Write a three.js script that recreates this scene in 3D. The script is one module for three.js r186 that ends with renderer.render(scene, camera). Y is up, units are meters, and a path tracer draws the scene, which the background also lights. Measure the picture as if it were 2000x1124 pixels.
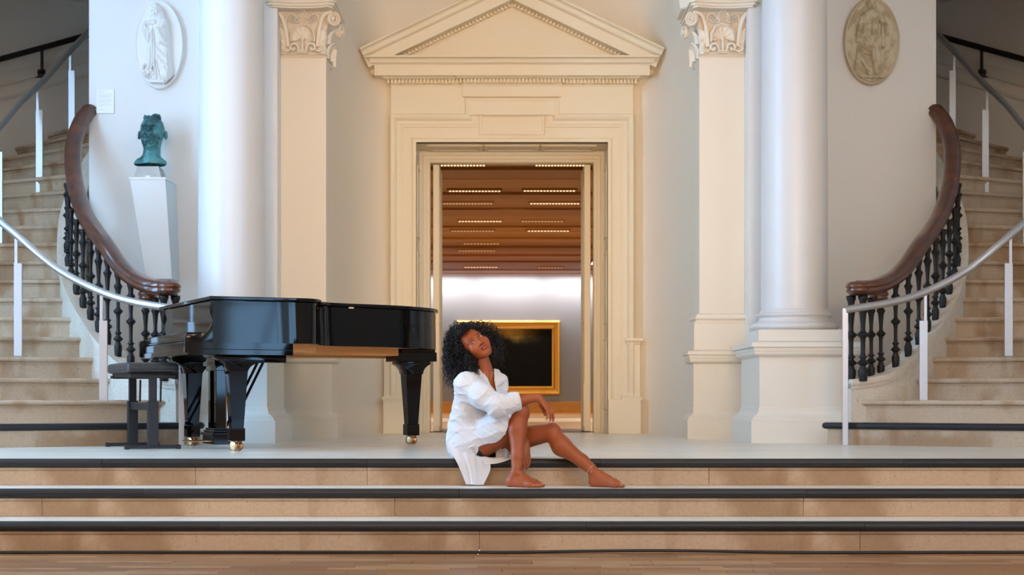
import * as THREE from 'three';
import { mergeGeometries, mergeVertices, toCreasedNormals } from 'three/addons/utils/BufferGeometryUtils.js';
import { RoundedBoxGeometry } from 'three/addons/geometries/RoundedBoxGeometry.js';
import { RectAreaLightUniformsLib } from 'three/addons/lights/RectAreaLightUniformsLib.js';

// ---------------------------------------------------------------- camera, sky, lamps, exposure
// y = 0 is the top of the landing, z = 0 its front edge, x = 0 the axis of the doorway
const FOC = 3300, CX = -0.05, CY = 0.379, CZ = 10, PX = 990, PY = 772;
const scene = new THREE.Scene();
const camera = new THREE.PerspectiveCamera(2 * Math.atan(562 / FOC) * 180 / Math.PI, 2000 / 1124, 0.1, 100);
camera.position.set(CX, CY, CZ);
camera.lookAt(CX, CY, 0);
camera.setViewOffset(2000, 1124, 1000 - PX, 562 - PY, 2000, 1124);
camera.focus = 10.1;
camera.userData.fStop = 4.5;
const renderer = new THREE.WebGLRenderer({ antialias: true });
renderer.toneMapping = THREE.LinearToneMapping;
renderer.toneMappingExposure = 1.08;
renderer.shadowMap.enabled = true;
RectAreaLightUniformsLib.init();
scene.background = new THREE.Color().setRGB(0.33, 0.62, 1.0);      // pale blue daylight outside the hall windows
scene.backgroundIntensity = 16;
const LAMP = { color: [1.0, 0.70, 0.43], intensity: 14, glow: 4.5, spot: 92 };      // warm ceiling panels of the hall, plus spots added for the doorway
const GALLERY = { washer: 62, panel: 17 };                          // lamps of the gallery beyond the door

// ---------------------------------------------------------------- helpers
const X = (px, d) => CX + (px - PX) * d / FOC, Y = (py, d) => CY + (PY - py) * d / FOC, Z = (d) => CZ - d;
const V = (x, y, z) => new THREE.Vector3(x, y, z);
const AT = (px, py, d) => V(X(px, d), Y(py, d), Z(d));
function RNG(seed) { let a = seed >>> 0; return () => { a = (a + 0x6d2b79f5) >>> 0; let t = Math.imul(a ^ (a >>> 15), 1 | a); t = (t + Math.imul(t ^ (t >>> 7), 61 | t)) ^ t; return ((t ^ (t >>> 14)) >>> 0) / 4294967296; }; }
const PERM = new Uint16Array(4096), PVAL = new Float32Array(4096);
{ const r = RNG(1234); for (let i = 0; i < 4096; i++) { PERM[i] = i; PVAL[i] = r(); } for (let i = 4095; i > 0; i--) { const j = Math.floor(r() * (i + 1)), t = PERM[i]; PERM[i] = PERM[j]; PERM[j] = t; } }
function noise3(x, y, z, p = 0) {                                     // value noise; with p it repeats every p cells in x and y
  let xi = Math.floor(x), yi = Math.floor(y), zi = Math.floor(z), u = x - xi, v = y - yi, w = z - zi; u = u * u * (3 - 2 * u); v = v * v * (3 - 2 * v); w = w * w * (3 - 2 * w);
  let xj = xi + 1, yj = yi + 1; if (p) { xi = ((xi % p) + p) % p; xj = ((xj % p) + p) % p; yi = ((yi % p) + p) % p; yj = ((yj % p) + p) % p; }
  const z0 = PERM[zi & 4095], z1 = PERM[(zi + 1) & 4095], a = PERM[(z0 + yi) & 4095], b = PERM[(z0 + yj) & 4095], c = PERM[(z1 + yi) & 4095], d = PERM[(z1 + yj) & 4095];
  const p0 = PVAL[(a + xi) & 4095], p1 = PVAL[(a + xj) & 4095], p2 = PVAL[(b + xi) & 4095], p3 = PVAL[(b + xj) & 4095], p4 = PVAL[(c + xi) & 4095], p5 = PVAL[(c + xj) & 4095], p6 = PVAL[(d + xi) & 4095], p7 = PVAL[(d + xj) & 4095];
  const q0 = p0 + (p1 - p0) * u, q1 = p2 + (p3 - p2) * u, q2 = p4 + (p5 - p4) * u, q3 = p6 + (p7 - p6) * u, r0 = q0 + (q1 - q0) * v, r1 = q2 + (q3 - q2) * v; return r0 + (r1 - r0) * w;
}
const fbm = (x, y, z, oct = 4, p = 0) => { let s = 0, a = 0.5, f = 1; for (let i = 0; i < oct; i++, a *= 0.5, f *= 2) s += a * noise3(x * f, y * f, z + i * 7, p * f); return s / (1 - Math.pow(0.5, oct)); };
const clamp = THREE.MathUtils.clamp, lerp = THREE.MathUtils.lerp, smooth = (a, b, x) => { const t = clamp((x - a) / (b - a), 0, 1); return t * t * (3 - 2 * t); };
const used = new Map();
function numbered(name) { const n = used.get(name) ?? 0; used.set(name, n + 1); return n ? name + '_' + String(n).padStart(3, '0') : name; }
function tag(o, label, category, group) { o.userData.label = label; o.userData.category = category; if (group) o.userData.group = group; return o; }
function thing(name, label, category, [x, y, z] = [0, 0, 0], turn = 0, group) { const o = new THREE.Group(); o.name = numbered(name); scene.add(o); o.position.set(x, y, z); o.rotation.y = turn; return tag(o, label, category, group); }
function structGroup(name, pos = [0, 0, 0]) { const o = new THREE.Group(); o.name = numbered(name); o.position.set(...pos); o.userData.kind = 'structure'; scene.add(o); return o; }
function plain(g) { g = g.index ? g.toNonIndexed() : g; for (const k of Object.keys(g.attributes)) if (!['position', 'normal', 'uv', 'color'].includes(k)) g.deleteAttribute(k); return g; }
function boxUV(g, s = 1) {                                            // uv in metres from the plane that a face lies in
  g = plain(g); if (!g.attributes.normal) g.computeVertexNormals();
  const p = g.attributes.position, n = g.attributes.normal, uv = new Float32Array(p.count * 2);
  for (let i = 0; i < p.count; i += 3) {
    let nx = 0, ny = 0, nz = 0; for (let k = 0; k < 3; k++) { nx += Math.abs(n.getX(i + k)); ny += Math.abs(n.getY(i + k)); nz += Math.abs(n.getZ(i + k)); }
    for (let k = 0; k < 3; k++) { const j = i + k, x = p.getX(j), y = p.getY(j), z = p.getZ(j); uv[2 * j] = (nx >= ny && nx >= nz ? z : x) * s; uv[2 * j + 1] = (ny > nx && ny >= nz ? z : y) * s; }
  }
  g.setAttribute('uv', new THREE.BufferAttribute(uv, 2)); return g;
}
function merged(geos) {
  const list = [].concat(geos).map(plain); const col = list.some((g) => g.attributes.color), uv = list.some((g) => g.attributes.uv);
  for (const g of list) { if (!g.attributes.normal) g.computeVertexNormals(); if (uv && !g.attributes.uv) boxUV(g); if (col && !g.attributes.color) g.setAttribute('color', new THREE.BufferAttribute(new Float32Array(g.attributes.position.count * 3).fill(1), 3)); }
  return list.length === 1 ? list[0] : mergeGeometries(list);
}
function part(parent, name, geos, mat, label) {
  const m = new THREE.Mesh(merged(geos), mat); m.name = numbered(name); m.castShadow = m.receiveShadow = true; parent.add(m); if (label) m.userData.label = label; return m;
}
function struct(name, geos, mat) { const m = part(scene, name, [].concat(geos).map((g) => boxUV(g)), mat); m.userData.kind = 'structure'; return m; }
const box = (x0, x1, y0, y1, z0, z1) => { const g = new THREE.BoxGeometry(Math.abs(x1 - x0), Math.abs(y1 - y0), Math.abs(z1 - z0)); g.translate((x0 + x1) / 2, (y0 + y1) / 2, (z0 + z1) / 2); return g; };
const rbox = (x0, x1, y0, y1, z0, z1, r = 0.004, s = 2) => { const w = Math.abs(x1 - x0), h = Math.abs(y1 - y0), d = Math.abs(z1 - z0); const g = new RoundedBoxGeometry(w, h, d, s, Math.min(r, w / 2.01, h / 2.01, d / 2.01)); g.translate((x0 + x1) / 2, (y0 + y1) / 2, (z0 + z1) / 2); return g; };
function grid(nu, nv, fn, wrapU = false) {                           // indexed surface with smooth normals
  const pos = [], uv = [], idx = [];
  for (let j = 0; j <= nv; j++) for (let i = 0; i <= nu; i++) { const p = fn(i / nu, j / nv); pos.push(p.x, p.y, p.z); uv.push(i / nu, j / nv); }
  for (let j = 0; j < nv; j++) for (let i = 0; i < nu; i++) { const a = j * (nu + 1) + i, b = a + 1, c = a + nu + 1, d = c + 1; idx.push(a, b, d, a, d, c); }
  const g = new THREE.BufferGeometry(); g.setAttribute('position', new THREE.Float32BufferAttribute(pos, 3)); g.setAttribute('uv', new THREE.Float32BufferAttribute(uv, 2)); g.setIndex(idx); g.computeVertexNormals();
  if (wrapU) { const n = g.attributes.normal; for (let j = 0; j <= nv; j++) { const a = j * (nu + 1), b = a + nu, v = V(n.getX(a) + n.getX(b), n.getY(a) + n.getY(b), n.getZ(a) + n.getZ(b)).normalize(); n.setXYZ(a, v.x, v.y, v.z); n.setXYZ(b, v.x, v.y, v.z); } }
  return g;
}
// a moulding: the profile [[out, up], ...] follows the polyline [[a, b], ...] with mitred corners; "out" is to the right of the walk; map() places (a, b, up)
function moulding(path, profile, map = (a, b, h) => [a, h, b], closed = false, crease = 0.6) {
  const n = path.length, pts = [];
  for (let i = 0; i < n; i++) {
    const A = closed || i > 0 ? path[(i - 1 + n) % n] : null, P = path[i], B = closed || i < n - 1 ? path[(i + 1) % n] : null;
    const dir = (p, q) => { const dx = q[0] - p[0], dy = q[1] - p[1], l = Math.hypot(dx, dy); return [dx / l, dy / l]; };
    const u = A ? dir(A, P) : dir(P, B), v = B ? dir(P, B) : u, n1 = [-u[1], u[0]], n2 = [-v[1], v[0]], k = 1 + n1[0] * n2[0] + n1[1] * n2[1];
    const m = [(n1[0] + n2[0]) / k, (n1[1] + n2[1]) / k];
    pts.push(profile.map(([o, h]) => map(P[0] + m[0] * o, P[1] + m[1] * o, h)));
  }
  const pos = [], quad = (a, b, c, d) => pos.push(...a, ...b, ...c, ...a, ...c, ...d), segs = closed ? n : n - 1;
  for (let i = 0; i < segs; i++) { const P = pts[i], Q = pts[(i + 1) % n]; for (let j = 0; j < profile.length - 1; j++) quad(P[j], Q[j], Q[j + 1], P[j + 1]); }
  if (!closed) for (const e of [0, n - 1]) { const tri = THREE.ShapeUtils.triangulateShape(profile.map((p) => new THREE.Vector2(p[0], p[1])), []); for (const t of tri) pos.push(...pts[e][t[0]], ...pts[e][t[1]], ...pts[e][t[2]]); }
  const g = new THREE.BufferGeometry(); g.setAttribute('position', new THREE.Float32BufferAttribute(pos, 3)); g.computeVertexNormals();
  return boxUV(toCreasedNormals(g, crease));
}
// curved bits of a profile: from (o0,h0) to (o1,h1); bulge > 0 convex, < 0 concave
function arc(o0, h0, o1, h1, bulge, n = 6) { const r = []; const dx = o1 - o0, dy = h1 - h0; for (let i = 0; i <= n; i++) { const t = i / n, s = Math.sin(t * Math.PI) * bulge; r.push([o0 + dx * t + dy * s, h0 + dy * t - dx * s]); } return r; }
const flipWinding = (g) => { g = plain(g); for (const k of Object.keys(g.attributes)) { const a = g.attributes[k], s = a.itemSize; for (let i = 0; i < a.count; i += 3) for (let c = 0; c < s; c++) { const t = a.array[(i + 1) * s + c]; a.array[(i + 1) * s + c] = a.array[(i + 2) * s + c]; a.array[(i + 2) * s + c] = t; } } return g; };
const mirrorGeo = (g) => { g = plain(g.clone()); const p = g.attributes.position, n = g.attributes.normal; for (let i = 0; i < p.count; i++) { p.setX(i, -p.getX(i)); if (n) n.setX(i, -n.getX(i)); } return flipWinding(g); };
// a fixed section [[a, b], ...] (a: sideways, b: up) swept along points, kept upright
function sweep(points, section, up = V(0, 1, 0), caps = true, scaleFn = null, crease = 0.7) {
  const n = points.length, m = section.length, rings = [];
  for (let i = 0; i < n; i++) {
    const t = points[Math.min(n - 1, i + 1)].clone().sub(points[Math.max(0, i - 1)]).normalize(), side = t.clone().cross(up).normalize(), b = side.clone().cross(t).normalize(), s = scaleFn ? scaleFn(i / (n - 1)) : 1;
    rings.push(section.map(([a, c]) => points[i].clone().addScaledVector(side, a * s).addScaledVector(b, c * s)));
  }
  const pos = [], put = (...v) => v.forEach((p) => pos.push(p.x, p.y, p.z));
  for (let i = 0; i < n - 1; i++) for (let j = 0; j < m; j++) { const a = rings[i][j], b = rings[i][(j + 1) % m], c = rings[i + 1][(j + 1) % m], d = rings[i + 1][j]; put(a, c, b, a, d, c); }
  if (caps) { const tri = THREE.ShapeUtils.triangulateShape(section.map((p) => new THREE.Vector2(p[0], p[1])), []); for (const t of tri) { put(rings[0][t[0]], rings[0][t[1]], rings[0][t[2]]); put(rings[n - 1][t[0]], rings[n - 1][t[2]], rings[n - 1][t[1]]); } }
  const g = new THREE.BufferGeometry(); g.setAttribute('position', new THREE.Float32BufferAttribute(pos, 3)); g.computeVertexNormals();
  return toCreasedNormals(g, crease);
}
const circle = (r, n = 10, ry = r) => Array.from({ length: n }, (_, i) => [Math.cos(i / n * 2 * Math.PI) * r, Math.sin(i / n * 2 * Math.PI) * ry]);
const curvePts = (pts, n, closed = false) => new THREE.CatmullRomCurve3(pts, closed, 'centripetal').getPoints(n);
const tube = (pts, r, n = 24, k = 8) => plain(new THREE.TubeGeometry(new THREE.CatmullRomCurve3(pts, false, 'centripetal'), n, r, k, false));
const cylBetween = (a, b, r0, r1 = r0, k = 12) => { const d = b.clone().sub(a), g = new THREE.CylinderGeometry(r1, r0, d.length(), k, 1); g.applyQuaternion(new THREE.Quaternion().setFromUnitVectors(V(0, 1, 0), d.clone().normalize())); g.translate((a.x + b.x) / 2, (a.y + b.y) / 2, (a.z + b.z) / 2); return plain(g); };
const lathe = (prof, seg = 32) => plain(new THREE.LatheGeometry(prof.map(([r, y]) => new THREE.Vector2(Math.max(r, 0.0001), y)), seg));
function extrude(pts, depth, bevel = 0, holes = [], seg = 2, curveSegments = 12) {
  const s = pts instanceof THREE.Shape ? pts : new THREE.Shape(pts.map((p) => new THREE.Vector2(p[0], p[1])));
  for (const h of holes) s.holes.push(h instanceof THREE.Path ? h : new THREE.Path(h.map((p) => new THREE.Vector2(p[0], p[1]))));
  return plain(new THREE.ExtrudeGeometry(s, { depth, bevelEnabled: bevel > 0, bevelSize: bevel, bevelThickness: bevel, bevelSegments: seg, curveSegments }));
}
// prism over a polygon in plan [[x, z], ...] between two heights
function prism(poly, y0, y1, bevel = 0) { const g = extrude(poly.map(([x, z]) => [x, -z]), y1 - y0 - 2 * bevel, bevel); g.rotateX(-Math.PI / 2); g.translate(0, y0 + bevel, 0); return g; }
// surface nets: meshes the zero set of f inside a box, smooth normals from the field; colour(x, y, z) optional
function surfaceNets(f, lo, hi, cell, colour) {
  const n = [0, 1, 2].map((k) => Math.ceil((hi[k] - lo[k]) / cell) + 1), [nx, ny, nz] = n, F = new Float32Array(nx * ny * nz), id = new Int32Array(nx * ny * nz).fill(-1);
  for (let k = 0, i = 0; k < nz; k++) for (let j = 0; j < ny; j++) for (let a = 0; a < nx; a++, i++) F[i] = f(lo[0] + a * cell, lo[1] + j * cell, lo[2] + k * cell);
  const pos = [], idx = [], O = (a, j, k) => (k * ny + j) * nx + a;
  for (let k = 0; k < nz - 1; k++) for (let j = 0; j < ny - 1; j++) for (let a = 0; a < nx - 1; a++) {
    let s = 0, c = 0, px = 0, py = 0, pz = 0; const v = [];
    for (let e = 0; e < 8; e++) { v.push(F[O(a + (e & 1), j + (e >> 1 & 1), k + (e >> 2))]); if (v[e] < 0) s |= 1 << e; }
    if (s === 0 || s === 255) continue;
    for (let e = 0; e < 8; e++) for (const b of [1, 2, 4]) if (!(e & b) && (v[e] < 0) !== (v[e | b] < 0)) { const t = v[e] / (v[e] - v[e | b]); px += (e & 1) + (b === 1 ? t : 0); py += (e >> 1 & 1) + (b === 2 ? t : 0); pz += (e >> 2) + (b === 4 ? t : 0); c++; }
    id[O(a, j, k)] = pos.length / 3; pos.push(lo[0] + (a + px / c) * cell, lo[1] + (j + py / c) * cell, lo[2] + (k + pz / c) * cell);
  }
  for (let k = 1; k < nz - 1; k++) for (let j = 1; j < ny - 1; j++) for (let a = 1; a < nx - 1; a++) {
    const s = F[O(a, j, k)] < 0, q = (A, B, C, D, flip) => { if (Math.min(A, B, C, D) < 0) return; flip ? idx.push(A, B, C, A, C, D) : idx.push(A, C, B, A, D, C); };
    if (s !== F[O(a + 1, j, k)] < 0) q(id[O(a, j - 1, k - 1)], id[O(a, j, k - 1)], id[O(a, j, k)], id[O(a, j - 1, k)], s);
    if (s !== F[O(a, j + 1, k)] < 0) q(id[O(a - 1, j, k - 1)], id[O(a - 1, j, k)], id[O(a, j, k)], id[O(a, j, k - 1)], s);
    if (s !== F[O(a, j, k + 1)] < 0) q(id[O(a - 1, j - 1, k)], id[O(a, j - 1, k)], id[O(a, j, k)], id[O(a - 1, j, k)], s);
  }
  const g = new THREE.BufferGeometry(), P = new Float32Array(pos), N = new Float32Array(pos.length), C = colour ? new Float32Array(pos.length) : null, e = cell * 0.5;
  for (let i = 0; i < P.length; i += 3) {
    const x = P[i], y = P[i + 1], z = P[i + 2], gx = f(x + e, y, z) - f(x - e, y, z), gy = f(x, y + e, z) - f(x, y - e, z), gz = f(x, y, z + e) - f(x, y, z - e), l = Math.hypot(gx, gy, gz) || 1;
    N[i] = gx / l; N[i + 1] = gy / l; N[i + 2] = gz / l; if (C) { const c = colour(x, y, z); C[i] = c[0]; C[i + 1] = c[1]; C[i + 2] = c[2]; }
  }
  g.setAttribute('position', new THREE.BufferAttribute(P, 3)); g.setAttribute('normal', new THREE.BufferAttribute(N, 3)); if (C) g.setAttribute('color', new THREE.BufferAttribute(C, 3)); g.setIndex(idx);
  return g;
}
// signed distances
const len3 = (x, y, z) => Math.sqrt(x * x + y * y + z * z);
const smin = (a, b, k) => { const h = Math.max(k - Math.abs(a - b), 0) / k; return Math.min(a, b) - h * h * k * 0.25; };
const smax = (a, b, k) => -smin(-a, -b, k);
function capsule(x, y, z, a, b, ra, rb) { const bx = b.x - a.x, by = b.y - a.y, bz = b.z - a.z, px = x - a.x, py = y - a.y, pz = z - a.z, t = clamp((px * bx + py * by + pz * bz) / (bx * bx + by * by + bz * bz), 0, 1); return len3(px - bx * t, py - by * t, pz - bz * t) - (ra + (rb - ra) * t); }
const ellipsoid = (x, y, z, rx, ry, rz) => { const k0 = len3(x / rx, y / ry, z / rz), k1 = len3(x / (rx * rx), y / (ry * ry), z / (rz * rz)); return k1 < 1e-9 ? -Math.min(rx, ry, rz) : k0 * (k0 - 1) / k1; };

// ---------------------------------------------------------------- textures and materials
function tex(size, fn, repeat = 1, srgb = true) {
  const d = new Uint8Array(size * size * 4);
  for (let j = 0; j < size; j++) for (let i = 0; i < size; i++) { const c = fn(i / size, j / size), o = (j * size + i) * 4; d[o] = c[0]; d[o + 1] = c[1] ?? c[0]; d[o + 2] = c[2] ?? c[0]; d[o + 3] = 255; }
  const t = new THREE.DataTexture(d, size, size); t.wrapS = t.wrapT = THREE.RepeatWrapping; t.magFilter = THREE.LinearFilter; t.minFilter = THREE.LinearMipmapLinearFilter; t.generateMipmaps = true; if (srgb) t.colorSpace = THREE.SRGBColorSpace; t.repeat.set(repeat, repeat); t.needsUpdate = true; return t;
}
const mixc = (a, b, t) => a.map((v, i) => v + (b[i] - v) * t);
// worn sandstone: cloudy brown stains, vertical drips and fine grain; one tile is 2 m
const stoneMap = (base, stain, seed, amount = 1) => tex(512, (u, v) => {
  const cloud = fbm(u * 6, v * 6, seed, 4, 6), drip = fbm(u * 24, v * 3, seed + 9, 3, 0 || 24), grain = noise3(u * 256, v * 256, seed + 3, 256), pit = noise3(u * 128, v * 128, seed + 5, 128);
  let t = clamp((smooth(0.42, 0.72, cloud) * 0.75 + smooth(0.55, 0.8, drip) * 0.3) * amount, 0, 1); let c = mixc(base, stain, t);
  const k = 1 + (grain - 0.5) * 0.07 - (pit > 0.93 ? 0.12 : 0); return c.map((x) => clamp(x * k, 0, 255));
}, 0.5);
const plasterBump = tex(256, (u, v) => { const n = fbm(u * 8, v * 8, 3, 4, 8) * 0.6 + noise3(u * 128, v * 128, 4, 128) * 0.4; return [n * 255]; }, 0.7, false);
const woodMap = (dark, light, seed, stretch = 24) => tex(512, (u, v) => {
  const w = fbm(u * 2, v * stretch, seed, 4, 0) , r = 0.5 + 0.5 * Math.sin((v * stretch * 1.3 + fbm(u * 3, v * 6, seed + 4, 3, 0) * 6) * 2.2), f = noise3(u * 20, v * 256, seed + 8); return mixc(dark, light, clamp(w * 0.55 + r * 0.25 + f * 0.25, 0, 1));
}, 1);
const S = (o) => new THREE.MeshStandardMaterial(o), PH = (o) => new THREE.MeshPhysicalMaterial(o);
const rgb = (r, g, b) => new THREE.Color().setRGB(r, g, b);
const M = {
  white: S({ color: rgb(0.80, 0.79, 0.76), roughness: 0.62, bumpMap: plasterBump, bumpScale: 0.0008 }),
  column: PH({ color: rgb(0.72, 0.71, 0.69), roughness: 0.36 }),
  pedestal: S({ color: rgb(0.81, 0.765, 0.67), roughness: 0.55, bumpMap: plasterBump, bumpScale: 0.0006 }),
  cream: S({ color: rgb(0.80, 0.70, 0.555), roughness: 0.6, bumpMap: plasterBump, bumpScale: 0.0008 }),
  casing: S({ color: rgb(0.81, 0.70, 0.51), roughness: 0.5 }),
  stairwell: S({ color: rgb(0.74, 0.71, 0.66), roughness: 0.7, bumpMap: plasterBump, bumpScale: 0.001 }),
  ceiling: S({ color: rgb(0.78, 0.74, 0.67), roughness: 0.85 }),
  landing: S({ color: rgb(1, 1, 1), map: stoneMap([226, 219, 206], [212, 202, 184], 11, 0.7), roughness: 0.3 }),
  riser: S({ color: rgb(1, 1, 1), map: stoneMap([186, 160, 132], [146, 114, 82], 21, 0.9), roughness: 0.75 }),
  stair: S({ color: rgb(1, 1, 1), map: stoneMap([188, 170, 147], [152, 120, 88], 31, 1.0), roughness: 0.72 }),
  string: S({ color: rgb(1, 1, 1), map: stoneMap([216, 208, 194], [190, 168, 138], 41, 0.6), roughness: 0.7 }),
  nosing: PH({ color: rgb(0.022, 0.023, 0.026), roughness: 0.42, specularIntensity: 0.5, bumpMap: plasterBump, bumpScale: 0.0012 }),
  steel: S({ color: rgb(0.56, 0.57, 0.59), roughness: 0.36, metalness: 0.9 }),
  mahogany: PH({ map: woodMap([44, 18, 8], [114, 56, 27], 5, 14), roughness: 0.35, clearcoat: 0.8, clearcoatRoughness: 0.12 }),
  iron: PH({ color: rgb(0.008, 0.009, 0.011), roughness: 0.42, specularIntensity: 0.7 }),
  lacquer: PH({ color: rgb(0.003, 0.003, 0.004), roughness: 0.05, specularIntensity: 0.36 }),
  leather: S({ color: rgb(0.03, 0.031, 0.034), roughness: 0.38 }),
  blackMetal: S({ color: rgb(0.006, 0.006, 0.008), roughness: 0.5 }),
  brass: S({ color: rgb(0.52, 0.31, 0.16), roughness: 0.28, metalness: 1 }),
  spruce: S({ map: woodMap([196, 124, 62], [232, 170, 104], 15, 20), roughness: 0.5 }),
  gilt: S({ color: rgb(0.62, 0.34, 0.065), roughness: 0.34, metalness: 0.75 }),
  cable: S({ color: rgb(0.012, 0.011, 0.011), roughness: 0.6 }),
  marble: S({ color: rgb(0.82, 0.81, 0.78), roughness: 0.5 }),
};

// ================================================================ the hall: shell, floors, windows
const FLOOR = -0.488, CEIL = 6.4, HX = 6.3, BACK = 13;
{ // parquet of the hall floor: planks that can be told apart in front of the steps
  const fl = structGroup('floor', [0, FLOOR, 0]);
  const sub = part(fl, 'underfloor', boxUV(box(-HX, HX, -0.2, -0.02, 0.7, BACK)), S({ color: rgb(0.30, 0.2, 0.12), roughness: 0.8 }));
  const maps = [[[120, 84, 54], [156, 114, 76]], [[132, 92, 58], [170, 126, 86]], [[112, 80, 54], [146, 108, 76]], [[140, 104, 70], [176, 138, 98]]].map(([a, b], i) => S({ map: woodMap(a, b, 50 + i, 10), roughness: 0.32 }));
  const r = RNG(7), L = 0.62, W = 0.09, geo = new Map();
  const plank = (len) => { const k = len.toFixed(2); if (!geo.has(k)) geo.set(k, boxUV(rbox(0.001, len - 0.001, -0.02, 0, 0.0007, W - 0.0007, 0.0012, 1), 1)); return geo.get(k); };
  let count = 0;
  for (let j = 0; j < 13; j++) for (let x = -3.3 - r() * L; x < 3.3; x += L) {
    const m = part(fl, 'plank', plank(L), maps[Math.floor(r() * 4)]); m.geometry = plank(L); m.position.set(x, 0, 0.72 + j * W); count++;
  }
  const rest = []; for (let z = 0.72 + 13 * W; z < BACK; z += W * 4) rest.push(boxUV(box(-HX, HX, -0.02, 0, z + 0.001, Math.min(z + W * 4 - 0.001, BACK))));
  for (const s of [-1, 1]) rest.push(boxUV(box(s * 3.32, s * HX, -0.02, 0, 0.72, 0.72 + 13 * W)));
  part(fl, 'parquet', rest, maps[1]).userData.kind = 'stuff';
}
{ // landing in front of the doorway, under the piano
  struct('landing', [box(-HX, HX, -0.157, 0, -0.06, -8.2)], M.landing);
}
function bullnose(len, h, depth, r) { // stone edge strip, front at z = 0, top at y = 0, runs in x from 0
  const p = [[0, 0]]; const n = 12, R = h / 2; p.length = 0; p.push([depth, 0]); for (let i = 0; i <= n; i++) { const a = Math.PI / 2 - i / n * Math.PI; p.push([R - Math.cos(a) * R, -R + Math.sin(a) * R]); } p.push([depth, -h]);
  const g = extrude(p, len); g.rotateY(Math.PI / 2); return toCreasedNormals(g, 0.6);
}
{ // the three wide steps between hall floor and landing
  const rows = [ // front edge z, top y, drop to the next tread, joints of the nosing, joints of the riser
    { z: 0, y: 0, drop: 0.157, n: [-4.4, -2.45, -0.88, 0.505, 2.3, 4.2], r: [-4.1, -1.9, -0.88, 1.15, 3.2, 5.0] },
    { z: 0.40, y: -0.157, drop: 0.157, n: [-4.0, -2.12, -0.32, 1.65, 3.5, 5.2], r: [-4.6, -2.7, -0.69, 1.64, 2.9, 4.7] },
    { z: 0.80, y: -0.314, drop: 0.174, n: [-3.9, -1.62, 0.38, 1.90, 3.9], r: [-4.8, -3.0, -0.2, 1.88, 4.0] }];
  const black = [0.022, 0.026, 0.019].map((v) => { const m = M.nosing.clone(); m.color.setRGB(v, v * 1.03, v * 1.1); return m; }), tans = [1, 0.95, 1.04].map((v) => { const m = M.riser.clone(); m.color.setRGB(v, v * 0.995, v * 0.985); return m; });
  rows.forEach((s, k) => {
    const g = structGroup('front_step', [0, s.y, s.z]);
    let xs = [-HX, ...s.n, HX]; for (let i = 0; i < xs.length - 1; i++) { const b = bullnose(xs[i + 1] - xs[i] - 0.0024, 0.052, 0.075); b.translate(xs[i] + 0.0012, 0, 0); part(g, 'nosing', boxUV(b), black[(i + k) % 3]); }
    xs = [-HX, ...s.r, HX]; for (let i = 0; i < xs.length - 1; i++) part(g, 'riser', [boxUV(rbox(xs[i] + 0.0008, xs[i + 1] - 0.0008, -s.drop, -0.066, -0.10, -0.034, 0.002, 1)), boxUV(rbox(xs[i] + 0.0006, xs[i + 1] - 0.0006, -0.067, -0.052, -0.10, -0.024, 0.004, 2))], tans[(i * 2 + k) % 3]);
    if (k) part(g, 'tread', boxUV(box(-HX, HX, -0.157, -0.0004, -0.075, -0.47)), M.landing);
  });
  const c = []; const r = RNG(3); for (let i = 0; i <= 60; i++) { const x = -6 + i * 0.2; c.push(V(x, FLOOR + 0.009 + 0.007 * Math.max(0, Math.sin(x * 2.1) * Math.sin(x * 0.7 + 1)) * 1.4, 0.795 + 0.012 * Math.sin(x * 1.3) + 0.006 * r())); }
  tag(part(scene, 'cable', tube(c, 0.0085, 400, 7), M.cable), 'thin black cable running along the foot of the lowest step on the parquet', 'cable');
}
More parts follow.
